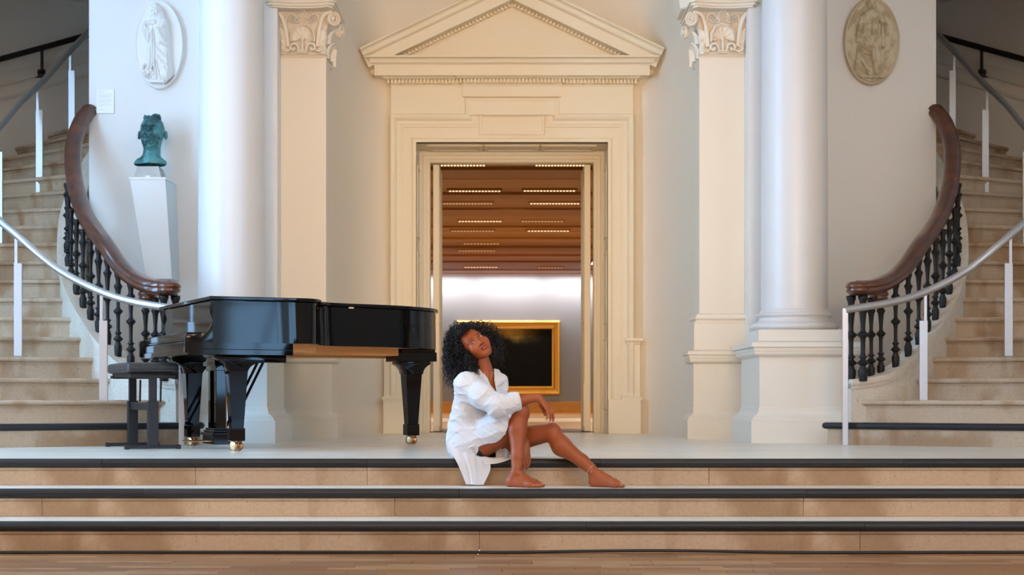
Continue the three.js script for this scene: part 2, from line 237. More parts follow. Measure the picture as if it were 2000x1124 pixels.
{ // side walls with tall windows, wall behind the photographer, ceiling
  const y1 = 6.0;
  for (const s of [-1, 1]) {
    const wins = s < 0 ? [[-2.95, -2.35, 1.7], [-0.9, 1.5, 0.3]] : [[7.0, 9.6, 0.3]];
    const g = [], zs = [-4.5, ...wins.flatMap((w) => w.slice(0, 2)), BACK];
    for (let i = 0; i < zs.length; i += 2) g.push(box(s * HX, s * (HX + 0.45), FLOOR, CEIL, zs[i], zs[i + 1]));
    for (const [a, b, y0] of wins) { g.push(box(s * HX, s * (HX + 0.45), FLOOR, y0, a, b), box(s * HX, s * (HX + 0.45), y1, CEIL, a, b)); }
    struct(s < 0 ? 'wall_left' : 'wall_right', g, M.cream);
    wins.forEach(([a, b, y0], i) => {
      const w = structGroup('window'); const x = s * (HX + 0.3), bars = [];
      part(w, 'frame', [box(x - .04, x + .04, y0, y0 + .09, a, b), box(x - .04, x + .04, y1 - .09, y1, a, b), box(x - .04, x + .04, y0, y1, a, a + .09), box(x - .04, x + .04, y0, y1, b - .09, b)].map((q) => boxUV(q)), M.white);
      for (let k = 1; k < 3; k++) part(w, 'glazing_bar', boxUV(box(x - .02, x + .02, y0, y1, a + (b - a) * k / 3 - .02, a + (b - a) * k / 3 + .02)), M.white);
      for (let k = 1; k < 4; k++) part(w, 'glazing_bar', boxUV(box(x - .02, x + .02, y0 + (y1 - y0) * k / 4 - .02, y0 + (y1 - y0) * k / 4 + .02, a, b)), M.white);
    });
  }
  struct('wall_front', [box(-HX - .45, HX + .45, FLOOR, CEIL, BACK, BACK + 0.3)], M.cream);
  struct('ceiling', [box(-HX - .45, HX + .45, CEIL, CEIL + 0.3, -10.2, BACK + .3)], M.ceiling);
  for (const x of [-2.6, 2.6]) for (const z of [6.4, 9.0, 11.6]) {   // flush warm ceiling panels over the hall
    const t = thing('ceiling_lamp', (z < 7 ? 'front' : z < 10 ? 'middle' : 'rear') + ' flush warm panel lamp on the ' + (x < 0 ? 'left' : 'right') + ' side of the hall ceiling', 'lamp', [x, CEIL, z], 0, x < 0 ? 'left row of hall ceiling lamps' : 'right row of hall ceiling lamps');
    part(t, 'lamp_frame', [box(-.78, .78, -.06, 0, -.78, -.7), box(-.78, .78, -.06, 0, .7, .78), box(-.78, -.7, -.06, 0, -.7, .7), box(.7, .78, -.06, 0, -.7, .7)], M.white);
    part(t, 'diffuser', box(-.7, .7, -.04, -.02, -.7, .7), S({ color: rgb(.9, .85, .75), emissive: rgb(...LAMP.color), emissiveIntensity: LAMP.glow, roughness: .6 }));
    const l = new THREE.RectAreaLight(rgb(...LAMP.color), LAMP.intensity, 1.36, 1.36); l.name = 'ceiling_lamp_glow'; l.position.set(0, -.05, 0); l.rotation.x = -Math.PI / 2; t.add(l);
  }
}
[-2.4, -0.8, 0.8, 2.4].forEach((x, i) => {                             // warm spots added behind the camera to brighten the doorway
  const t = thing('added_fill_spot', ['leftmost', 'second from left', 'second from right', 'rightmost'][i] + ' black spotlight added unseen behind the camera to brighten the doorway', 'spotlight', [x, 2.3, BACK - 0.22], 0, 'fill spots added for the doorway');
  const aim = V(x * 0.30, 2.55, -6.4), dir = aim.clone().sub(t.position).normalize(), q = new THREE.Quaternion().setFromUnitVectors(V(0, -1, 0), dir);
  part(t, 'bracket', [cylBetween(V(0, 0, 0.22), V(0, 0, 0), .012), lathe([[0, 0], [.05, 0], [.05, .015], [0, .02]], 20).rotateX(-Math.PI / 2).translate(0, 0, .22)], M.blackMetal);
  part(t, 'can', lathe([[.055, -.11], [.06, -.11], [.06, .09], [.04, .11], [0, .11]], 24).applyQuaternion(q), M.blackMetal);
  part(t, 'lens', (() => { const g = new THREE.CylinderGeometry(.05, .05, .006, 24); g.translate(0, -.098, 0); return plain(g).applyQuaternion(q); })(), S({ color: rgb(1, .9, .75), emissive: rgb(...LAMP.color), emissiveIntensity: 12 }));
  const l = new THREE.SpotLight(rgb(...LAMP.color), LAMP.spot, 0, 0.20, 1, 2); l.name = 'added_fill_spot_beam'; l.position.copy(dir.clone().multiplyScalar(.13)); l.castShadow = true; l.shadow.radius = 5; t.add(l); l.target.position.copy(dir.clone().multiplyScalar(5)); t.add(l.target);
});
{ // walls behind the stairs, columns and doorway
  const wallBack = []; // wall around the doorway and the splayed sides of its recess
  wallBack.push(box(-1.9, -0.95, -0.1, CEIL, -6.5, -7.0), box(0.95, 1.9, -0.1, CEIL, -6.5, -7.0), box(-0.95, 0.95, 2.86, CEIL, -6.5, -7.0));
  for (const s of [-1, 1]) {
    const inner = [], N = 14, A = [1.70, -4.85], B = [1.20, -6.5];
    for (let i = 0; i <= N; i++) { const t = i / N * Math.PI / 2; inner.push([s * (B[0] + (A[0] - B[0]) * Math.cos(t * 0.98) * 0.97), A[1] + (B[1] - A[1]) * Math.sin(t) * 1.0]); }
    const poly = [...inner, [s * 1.2, -6.52], [s * 2.4, -6.52], [s * 2.4, -4.85]];
    wallBack.push(toCreasedNormals(prism(poly, -0.05, CEIL), 0.4));
  }
  struct('wall_doorway', wallBack, M.cream);
  for (const s of [-1, 1]) {
    struct(s < 0 ? 'wall_left_pier' : 'wall_right_pier', [box(s * 1.9935, s * 2.62, 0.0, CEIL, -4.3, -4.9)], M.white);
    struct(s < 0 ? 'wall_left_panel' : 'wall_right_panel', [box(s * 2.3, s * 3.735, 0.0, CEIL, -4.9, -5.15)], M.white);
    // curved core inside the stair and the outer wall of the stairwell
    const wallArc = (r0, r1, a0, a1, y0) => { const p = [], q = [], n = 40; for (let i = 0; i <= n; i++) { const a = (a0 + (a1 - a0) * i / n) * Math.PI / 180; p.push([s * (2.4 + r0 * Math.cos(a)), -4.3 - r0 * Math.sin(a)]); q.push([s * (2.4 + r1 * Math.cos(a)), -4.3 - r1 * Math.sin(a)]); } return toCreasedNormals(prism([...p, ...q.reverse()], y0, CEIL), 0.3); };
    struct(s < 0 ? 'wall_left_core' : 'wall_right_core', [wallArc(1.32, 1.45, 33, 112, -0.1)], M.stairwell);
    struct(s < 0 ? 'wall_left_stairwell' : 'wall_right_stairwell', [wallArc(3.85, 4.35, 0, 92, -0.1), wallArc(3.85, 4.1, 92, 118, 3.1)], M.stairwell);
    { const p = [], q = []; for (let i = 0; i <= 30; i++) { const a = (14 + 104 * i / 30) * Math.PI / 180; p.push([s * (2.4 + 1.35 * Math.cos(a)), -4.3 - 1.35 * Math.sin(a)]); q.push([s * (2.4 + 4.0 * Math.cos(a)), -4.3 - 4.0 * Math.sin(a)]); } struct(s < 0 ? 'added_shade_ceiling_left' : 'added_shade_ceiling_right', [prism([...p, ...q.reverse()], 4.46, 4.75)], M.ceiling); struct(s < 0 ? 'added_shade_lintel_left' : 'added_shade_lintel_right', [box(s * 3.7, s * (HX + .3), 3.98, CEIL, -4.9, -5.15)], M.white); }  // ring ceiling and lintel above the view, added to keep the stairwell dark
  }
}

// ================================================================ doorway with its pediment
{
  const t = thing('door_surround', 'cream classical door surround with stepped architrave, dentils and triangular pediment', 'door surround', [0, 0, -6.5]);
  const F = (h) => (a, b, c) => [a, b, h + c];                       // a path drawn on the wall, profile height towards the hall
  const out = [[-1.185, 0], [-1.185, 3.112], [-0.46, 3.112], [-0.46, 3.27], [0.46, 3.27], [0.46, 3.112], [1.185, 3.112], [1.185, 0]];
  const inn = [[-0.932, 0], [-0.932, 2.84], [0.932, 2.84], [0.932, 0]];
  const field = extrude([...out, ...inn.slice().reverse()], 0.07); field.translate(0, 0, -0.02);
  part(t, 'architrave', [field,
    moulding(out, [[0, -0.02], [0, 0.10], [-0.012, 0.112], [-0.03, 0.112], ...arc(-0.03, 0.104, -0.062, 0.084, 0.10), [-0.066, 0.078], [-0.10, 0.078], [-0.10, 0.066], [-0.125, 0.066], [-0.125, 0.04]], F(0)),
    moulding(inn, [[0, -0.02], [0, 0.066], [0.004, 0.07], [0.03, 0.07], ...arc(0.03, 0.066, 0.05, 0.056, 0.1), [0.05, 0.04]], F(0))].map((g) => boxUV(g)), M.casing);
  const pf = [[-0.302, 2.93], [-0.302, 3.10], [0.302, 3.10], [0.302, 2.93]];
  part(t, 'name_panel', [moulding(pf, [[0.018, 0.04], [0.018, 0.058], ...arc(0.018, 0.06, -0.012, 0.056, -0.2), [-0.016, 0.04]], F(0), true)], M.casing);
  part(t, 'frieze', [box(-1.175, 1.175, 3.10, 3.40, -0.02, 0.10), box(-0.475, 0.475, 3.272, 3.40, -0.02, 0.135)].map((g) => boxUV(g)), M.casing);
  const plan = [[-1.175, -0.02], [-1.175, 0.10], [-0.475, 0.10], [-0.475, 0.135], [0.475, 0.135], [0.475, 0.10], [1.175, 0.10], [1.175, -0.02]];
  part(t, 'bed_moulding', moulding(plan, [[-0.02, 3.372], [0, 3.372], ...arc(0.004, 3.376, 0.018, 3.392, -0.2), [0.02, 3.396], [0.003, 3.397], [0.003, 3.437], [0.045, 3.438], ...arc(0.045, 3.442, 0.075, 3.462, 0.2), [-0.02, 3.464]]), M.casing);
  const dent = []; const dr = (x0, x1, z) => { const n = Math.round((x1 - x0) / 0.0352); for (let i = 0; i < n; i++) { const x = x0 + (i + .5) * (x1 - x0) / n; dent.push(box(x - .0105, x + .0105, 3.398, 3.436, z + 0.001, z + 0.040)); } };
  dr(-1.215, -0.515, 0.10); dr(-0.515, 0.515, 0.135); dr(0.515, 1.215, 0.10);
  part(t, 'dentil_row', dent, M.casing).userData.kind = 'stuff';
  const plan2 = [[-1.175, -0.02], [-1.175, 0.10], [1.175, 0.10], [1.175, -0.02]];
  part(t, 'cornice', moulding(plan2, [[-0.02, 3.462], [0.14, 3.462], [0.145, 3.455], [0.15, 3.455], [0.15, 3.556], [0.157, 3.562], ...arc(0.157, 3.566, 0.19, 3.588, 0.25), ...arc(0.19, 3.588, 0.222, 3.612, -0.25), [0.235, 3.616], [0.235, 3.632], [-0.02, 3.645]]), M.casing);
  const sl = 0.475, yT = (x) => 3.69 + (0.938 - Math.abs(x)) * sl, rk = [[-1.36, yT(1.36)], [0, yT(0)], [1.36, yT(1.36)]];
  const tym = extrude([[-1.2, 3.60], [1.2, 3.60], [1.2, yT(1.2) + .06], [0, yT(0) + .06], [-1.2, yT(1.2) + .06]], 0.13); tym.translate(0, 0, -0.02);
  part(t, 'tympanum', boxUV(tym), M.casing);
  part(t, 'raking_cornice', moulding(rk, [[-0.01, 0.10], [-0.01, 0.118], ...arc(-0.008, 0.118, 0.006, 0.13, 0.2), [0.008, 0.13], [0.009, 0.106], [0.041, 0.106], [0.042, 0.15], [0.052, 0.175], [0.052, 0.25], [0.047, 0.25], [0.047, 0.256], [0.146, 0.256], [0.15, 0.263], ...arc(0.152, 0.265, 0.185, 0.297, -0.22), ...arc(0.185, 0.297, 0.215, 0.325, 0.22), [0.220, 0.337], [0.236, 0.337], [0.245, -0.02]], F(0)), M.casing);
  const rd = [], N = 37; for (const s of [-1, 1]) for (let i = 0; i < N; i++) { const x = s * (0.018 + i * 0.0345); if (yT(x) < 3.60) continue; const b = box(-.0105, .0105, 0.010, 0.041, 0.104, 0.152); b.rotateZ(-s * Math.atan(sl)); b.translate(x, yT(x), 0); rd.push(b); }
  part(t, 'raking_dentils', rd, M.casing).userData.kind = 'stuff';
  for (const s of [-1, 1]) {                                         // plinth block and small corniced ear at the foot of each side
    const b = [[s * 0.932, -0.02], [s * 0.932, 0.13], [s * 1.245, 0.13], [s * 1.245, -0.02]]; const pp = s < 0 ? b.slice().reverse() : b;
    part(t, 'plinth_block', boxUV(rbox(s * 0.934, s * 1.25, 0, 0.335, -0.02, 0.128, 0.004)), M.casing);
    part(t, 'ear', [boxUV(rbox(s * 1.17, s * 1.245, 0.33, 0.93, -0.02, 0.085, 0.003)), moulding(s > 0 ? [[1.10, 0.10], [1.245, 0.10], [1.245, -0.02]] : [[-1.245, -0.02], [-1.245, 0.10], [-1.10, 0.10]], [[-0.06, 0.872], [0, 0.872], ...arc(0.002, 0.876, 0.02, 0.90, -0.2), [0.026, 0.904], [0.026, 0.93], [-0.06, 0.935]]),
      moulding(s > 0 ? [[1.06, 0.11], [1.245, 0.11], [1.245, -0.02]] : [[-1.245, -0.02], [-1.245, 0.11], [-1.06, 0.11]], [[-0.05, 0.33], [0.02, 0.33], [0.02, 0.348], [0.012, 0.356], ...arc(0.01, 0.36, -0.008, 0.39, -0.2), [-0.05, 0.39]])], M.casing);
    part(t, 'reveal', [boxUV(box(s * 0.932, s * 0.985, 0, 2.84, 0.0, -0.62))], M.casing);
    for (let k = 0; k < 3; k++) { const y0 = 0.25 + k * 0.85, f = [[-0.12, y0], [-0.12, y0 + 0.68], [-0.48, y0 + 0.68], [-0.48, y0]]; part(t, 'reveal_panel', moulding(s > 0 ? f : f.slice().reverse(), [[0.012, 0], [0.012, 0.008], [-0.012, 0.008], [-0.016, 0]], (a, c, h) => [s * (0.932 - h), c, a], true), M.casing); }
  }
  part(t, 'soffit', [boxUV(box(-0.99, 0.99, 2.84, 2.90, 0.0, -0.62))], M.casing);
  for (const x of [-0.56, 0, 0.56]) { const f = [[x - 0.25, -0.14], [x - 0.25, -0.46], [x + 0.25, -0.46], [x + 0.25, -0.14]]; part(t, 'soffit_panel', moulding(f, [[0.014, 0], [0.014, 0.012], [-0.018, 0.014], [-0.024, 0]], (a, c, h) => [a, 2.84 - h, c], true), M.casing); }
  const i2 = [[-0.824, 0], [-0.824, 2.725], [0.824, 2.725], [0.824, 0]];
  part(t, 'inner_frame', [moulding(i2, [[0, -0.72], [0, -0.565], [0.012, -0.555], [0.03, -0.555], [0.034, -0.545], [0.07, -0.545], [0.074, -0.53], [0.105, -0.525], [0.112, -0.52], [0.125, -0.52], [0.125, -0.72]], F(0))], M.casing);
}
for (const s of [-1, 1]) {                                            // the two leaves stand open into the gallery
  const d = structGroup(s < 0 ? 'door_1' : 'door_2', [s * 0.766, 0, -7.12]);
  part(d, 'leaf', [boxUV(rbox(-0.031, 0.031, 0.012, 2.715, -0.80, 0, 0.003))], M.casing);
  for (const [y0, y1] of [[0.2, 1.0], [1.12, 2.5]]) for (const q of [-1, 1]) part(d, 'leaf_panel', boxUV(rbox(q * 0.029, q * 0.036, y0, y1, -0.66, -0.12, 0.003)), M.casing);
  part(d, 'edge_plate', boxUV(rbox(-s * 0.031, -s * 0.040, 0.06, 0.50, -0.03, 0.004, 0.002)), M.casing);
}
// ================================================================ columns and pilasters
const PED_COL = { plinth: [[-0.3, 0.0], [0.075, 0.0], [0.075, 0.175], [0.062, 0.182], ...arc(0.062, 0.186, 0.052, 0.205, 0.35), ...arc(0.05, 0.21, 0.008, 0.275, -0.2), [0, 0.285], [-0.3, 0.285]], die: [[-0.3, 0.28], [0, 0.28], [0, 0.70], [-0.3, 0.70]], cap: [[-0.3, 0.675], [0.004, 0.675], [0.006, 0.682], ...arc(0.008, 0.686, 0.045, 0.722, 0.25), [0.05, 0.727], [0.05, 0.752], [0.07, 0.756], [0.07, 0.792], [0.0, 0.806], [-0.3, 0.806]] };
for (const s of [-1, 1]) {
  const side = s < 0 ? 'left' : 'right';
  const t = thing('column', s < 0 ? 'white smooth column rising behind the black grand piano' : 'white smooth column on a tall pedestal beside the metal handrail', 'column', [s * 2.305, 0, -3.84]);
  const ring = [[-0.365, 0.53], [0.365, 0.53], [0.365, -0.50], [-0.365, -0.50]];
  for (const k of ['plinth', 'die', 'cap']) part(t, 'pedestal_' + k, moulding(ring, PED_COL[k], undefined, true), M.pedestal);
  part(t, 'base_block', boxUV(rbox(-0.345, 0.345, 0.806, 0.902, -0.345, 0.345, 0.004)), M.pedestal);
  part(t, 'base', lathe([[0, 0.90], [0.325, 0.90], ...arc(0.326, 0.90, 0.326, 0.965, 0.55, 10), [0.305, 0.968], [0.305, 0.975], ...arc(0.305, 0.978, 0.290, 1.005, -0.3), [0.294, 1.01], ...arc(0.296, 1.012, 0.296, 1.045, 0.5, 8), [0.282, 1.048], [0.282, 1.06], ...arc(0.282, 1.062, 0.270, 1.09, -0.25)], 72), M.column);
  const sh = [[0.270, 1.085]]; for (let i = 0; i <= 24; i++) { const v = i / 24; sh.push([0.2705 - 0.030 * v * v, 1.09 + v * 4.7]); } sh.push([0.26, 5.80], [0.26, 5.84], [0.24, 5.85], [0.24, 6.0]);
  part(t, 'shaft', lathe(sh, 72), M.column);
  part(t, 'capital', [lathe([[0.24, 5.98], [0.25, 6.0], [0.30, 6.22], [0.36, 6.3], [0, 6.3]], 48), boxUV(rbox(-0.36, 0.36, 6.29, 6.40, -0.36, 0.36, 0.01))], M.column);
}
function capitalParts(parent) {                                       // local: x across, y up, z out of the pilaster face, origin at the foot of the capital
  const H = 0.42, mat = M.cream, add = (name, g) => part(parent, name, g, mat);
  // bell: a core that flares towards the top
  add('bell', grid(24, 16, (u, v) => { const a = v, w = 0.195 + 0.05 * Math.pow(a, 3); return V(lerp(-w, w, u), v * 0.36, 0.012 + 0.05 * Math.pow(a, 2.5)); }));
  for (const s of [-1, 1]) add('bell_side', grid(10, 16, (u, v) => V(s * (0.195 + 0.05 * v * v * v), v * 0.36, lerp(0.012 + 0.05 * Math.pow(v, 2.5), -0.5, u))));
  add('astragal', moulding([[-0.196, -0.5], [-0.196, 0.0], [0.196, 0.0], [0.196, -0.5]], [[-0.02, -0.035], [0.0, -0.035], [0.004, -0.022], ...arc(0.006, -0.022, 0.006, 0.002, -0.5, 8), [-0.02, 0.006]]));
  // abacus with concave sides, three bands
  const ab = (r, y0, y1) => { const sh = new THREE.Shape(); sh.moveTo(-r, -r - .02); sh.lineTo(-r + .04, -r - .06); sh.quadraticCurveTo(0, -r + .045, r - .04, -r - .06); sh.lineTo(r, -r - .02); sh.lineTo(r, 0.5); sh.lineTo(-r, 0.5); const g = extrude(sh, y1 - y0 - .006, 0.003); g.rotateX(Math.PI / 2); g.scale(1, 1, 1); g.translate(0, y1 - .003, 0); const p = g.attributes.position; for (let i = 0; i < p.count; i++) p.setZ(i, -p.getZ(i) * 1 - 0.10); const q = flipWinding(g); q.computeVertexNormals(); return q; };
  add('abacus', [ab(0.27, 0.358, 0.374), ab(0.285, 0.374, 0.398), ab(0.30, 0.398, 0.412)]);
  // shell
  add('shell', grid(72, 18, (u, v) => { const a = lerp(-0.28, Math.PI + 0.28, u), sc = 1 + 0.045 * Math.abs(Math.cos(a * 5.5)) * v, rx = 0.098 * sc * v, ry = 0.118 * sc * v; const rim = v > 0.86 ? (v - 0.86) / 0.14 : 0; return V(Math.cos(a) * rx, 0.135 + Math.sin(a) * ry, 0.050 - 0.022 * Math.sin(Math.min(1, v * 1.15) * Math.PI) + 0.006 * Math.cos(a * 11) * v + 0.022 * Math.sin(rim * Math.PI)); }));
  add('shell_rim', tube(Array.from({ length: 40 }, (_, i) => { const a = lerp(-0.3, Math.PI + 0.3, i / 39), k = 1 + 0.05 * Math.abs(Math.cos(a * 5.5)); return V(Math.cos(a) * 0.100 * k, 0.135 + Math.sin(a) * 0.120 * k, 0.052); }), 0.0075, 120, 7));
  add('stem', [cylBetween(V(0, 0.02, 0.055), V(0, 0.105, 0.055), 0.014, 0.010), (() => { const g = new THREE.SphereGeometry(0.017, 14, 10); g.translate(0, 0.115, 0.06); return plain(g); })(), ...[0.004, 0.018].map((y) => boxUV(rbox(-0.045, 0.045, y, y + .012, 0.01, 0.07, 0.005)))]);
  // spiral band that ends in a volute
  const volute = (cx, cy, cz, r, dir, turns, yaw, w) => { const pts = [], n = 46; for (let i = 0; i <= n; i++) { const q = i / n, a = Math.PI / 2 + dir * q * turns * 2 * Math.PI, rr = r * (1 - q * 0.86); pts.push(V(Math.cos(a) * rr, Math.sin(a) * rr, q * 0.018)); } const g = sweep(pts, circle(0.0125, 8, w).map(([a, b]) => [a, b]), V(0, 0, 1), true, (q) => 1 - 0.45 * q); const e = new THREE.SphereGeometry(0.014, 12, 8); e.translate(0, 0, 0.022); const back = new THREE.CylinderGeometry(r * 0.9, r * 0.8, w * 1.5, 24); back.rotateX(Math.PI / 2); back.translate(0, 0, -w * 0.4); return [g, plain(e), plain(back)].map((x) => { x.rotateY(yaw); x.translate(cx, cy, cz); return x; }); };
  for (const s of [-1, 1]) {
    add('volute', volute(s * 0.262, 0.288, 0.078, 0.062, -s, 2.1, s * 0.55, 0.022));
    add('side_volute', volute(s * 0.305, 0.215, -0.09, 0.058, -s, 2.1, s * 1.25, 0.02));
    add('stalk', [sweep(curvePts([V(s * 0.125, 0.06, 0.045), V(s * 0.135, 0.15, 0.05), V(s * 0.15, 0.24, 0.062), V(s * 0.19, 0.33, 0.08), V(s * 0.262, 0.352, 0.086)], 24), circle(0.018, 8, 0.014), V(0, 0, 1))]);
    add('rosette', [0, 1, 2, 3, 4, 5].map((k) => { const g = new THREE.TorusGeometry(0.011, 0.0058, 6, 10); const a = k / 6 * 2 * Math.PI; g.translate(Math.cos(a) * 0.018, Math.sin(a) * 0.018, 0); g.translate(s * 0.082, 0.295, 0.066); return plain(g); }));
    add('tendril', [tube([V(s * 0.14, 0.27, 0.06), V(s * 0.125, 0.325, 0.07), V(s * 0.085, 0.335, 0.074), V(s * 0.052, 0.31, 0.07), V(s * 0.03, 0.275, 0.066), V(s * 0.055, 0.262, 0.064)], 0.0085, 28, 6), tube([V(s * 0.03, 0.345, 0.08), V(s * 0.045, 0.315, 0.085), V(s * 0.02, 0.30, 0.08)], 0.008, 12, 6)]);
    // acanthus leaves: curled lobes along the corners and the foot
    const leaf = (x, y, z, w, h, tip, yaw) => { const g = grid(10, 14, (u, v) => { const a = (u - .5) * 2, ser = 1 - 0.22 * Math.abs(Math.sin(v * 9)), ww = w * Math.sin(Math.PI * Math.min(1, 0.28 + v * 0.72)) * ser; return V(a * ww, v * h - tip * 0.5 * v * v * v, 0.018 * (1 - a * a) + tip * v * v * v); }); g.rotateY(yaw); g.translate(x, y, z); return g; };
    add('leaf', [leaf(s * 0.165, 0.0, 0.015, 0.045, 0.14, 0.035, s * 0.5), leaf(s * 0.175, 0.09, 0.02, 0.05, 0.16, 0.045, s * 0.7)]);
    add('leaf', [leaf(s * 0.20, -0.02, -0.08, 0.045, 0.16, 0.05, s * 1.35), leaf(s * 0.215, 0.10, -0.06, 0.05, 0.14, 0.05, s * 1.2), leaf(s * 0.20, -0.02, -0.2, 0.045, 0.16, 0.05, s * 1.5)]);
    add('scroll', [tube([V(s * 0.03, 0.025, 0.05), V(s * 0.05, 0.075, 0.062), V(s * 0.09, 0.08, 0.064), V(s * 0.105, 0.045, 0.06), V(s * 0.075, 0.03, 0.066), V(s * 0.068, 0.05, 0.07)], 0.0125, 30, 7), tube([V(s * 0.10, 0.045, 0.05), V(s * 0.135, 0.02, 0.055), V(s * 0.17, 0.04, 0.055), V(s * 0.16, 0.07, 0.05)], 0.011, 20, 7)]);
    add('drop_leaf', [leaf(s * 0.255, -0.085, -0.10, 0.018, 0.15, 0.01, s * 1.2), leaf(s * 0.235, -0.04, -0.10, 0.03, 0.12, 0.02, s * 1.3)]);
  }
  add('fleuron', [0, 1, 2, 3, 4].map((k) => { const g = new THREE.SphereGeometry(0.019, 10, 8); g.scale(0.8, 1.3, 0.6); const a = k / 5 * 2 * Math.PI; g.translate(0, 0.02, 0); g.rotateZ(a); g.translate(0, 0.382, 0.085); return plain(g); }).concat([plain(new THREE.SphereGeometry(0.016, 10, 8).translate(0, 0.382, 0.1))]));
}
for (const s of [-1, 1]) {
  const t = thing('pilaster', s < 0 ? 'cream pilaster with a shell capital between the left column and the doorway' : 'cream pilaster with a shell capital between the doorway and the right column', 'pilaster', [s * 1.797, 0, -4.5]);
  const path = [[-0.196, -0.355], [-0.196, 0], [0.196, 0], [0.196, -0.355]];
  part(t, 'shaft', boxUV(rbox(-0.196, 0.196, 1.06, 3.28, -0.355, 0, 0.003)), M.cream);
  part(t, 'base', moulding(path, [[-0.05, 0.985], [0.02, 0.985], [0.05, 0.99], ...arc(0.052, 0.992, 0.052, 1.03, -0.5, 8), [0.035, 1.034], [0.035, 1.042], ...arc(0.03, 1.046, 0.004, 1.08, 0.2), [-0.05, 1.08]]), M.cream);
  part(t, 'base_block', moulding(path, [[-0.05, 0.74], [0.05, 0.74], [0.05, 0.99], [-0.05, 0.99]]), M.cream);
  part(t, 'pedestal_cap', moulding(path, [[-0.05, 0.645], [0.058, 0.645], ...arc(0.06, 0.65, 0.09, 0.69, 0.25), [0.096, 0.694], [0.096, 0.718], [0.112, 0.722], [0.112, 0.752], [0.05, 0.765], [-0.05, 0.765]]), M.cream);
  part(t, 'pedestal_die', moulding(path, [[-0.05, 0.27], [0.055, 0.27], [0.055, 0.65], [-0.05, 0.65]]), M.cream);
  part(t, 'pedestal_plinth', moulding(path, [[-0.05, 0.0], [0.112, 0.0], [0.112, 0.165], [0.102, 0.17], ...arc(0.102, 0.174, 0.092, 0.195, 0.35), ...arc(0.09, 0.2, 0.06, 0.262, -0.2), [0.055, 0.272], [-0.05, 0.272]]), M.cream);
  const c = new THREE.Group(); c.name = numbered('capital'); c.position.set(0, 3.30, 0); t.add(c); capitalParts(c);
  part(t, 'entablature', [moulding(path, [[-0.05, 3.71], [0.02, 3.71], [0.02, 3.80], [0.035, 3.805], [0.035, 4.0], [0.05, 4.02], [0.05, 4.3], [0.2, 4.45], [0.2, 4.6], [-0.05, 4.6]]), boxUV(box(-0.196, 0.196, 3.7, CEIL - .002, -0.355, -0.01)),
    moulding([[-0.34, -0.5], [-0.34, -0.1], [-0.22, 0.04]], [[-0.05, 3.71], [0.0, 3.71], [0.012, 3.72], [0.03, 3.9], [0.04, 3.92], [0.04, 3.98], [-0.05, 3.98]])], M.cream);
}
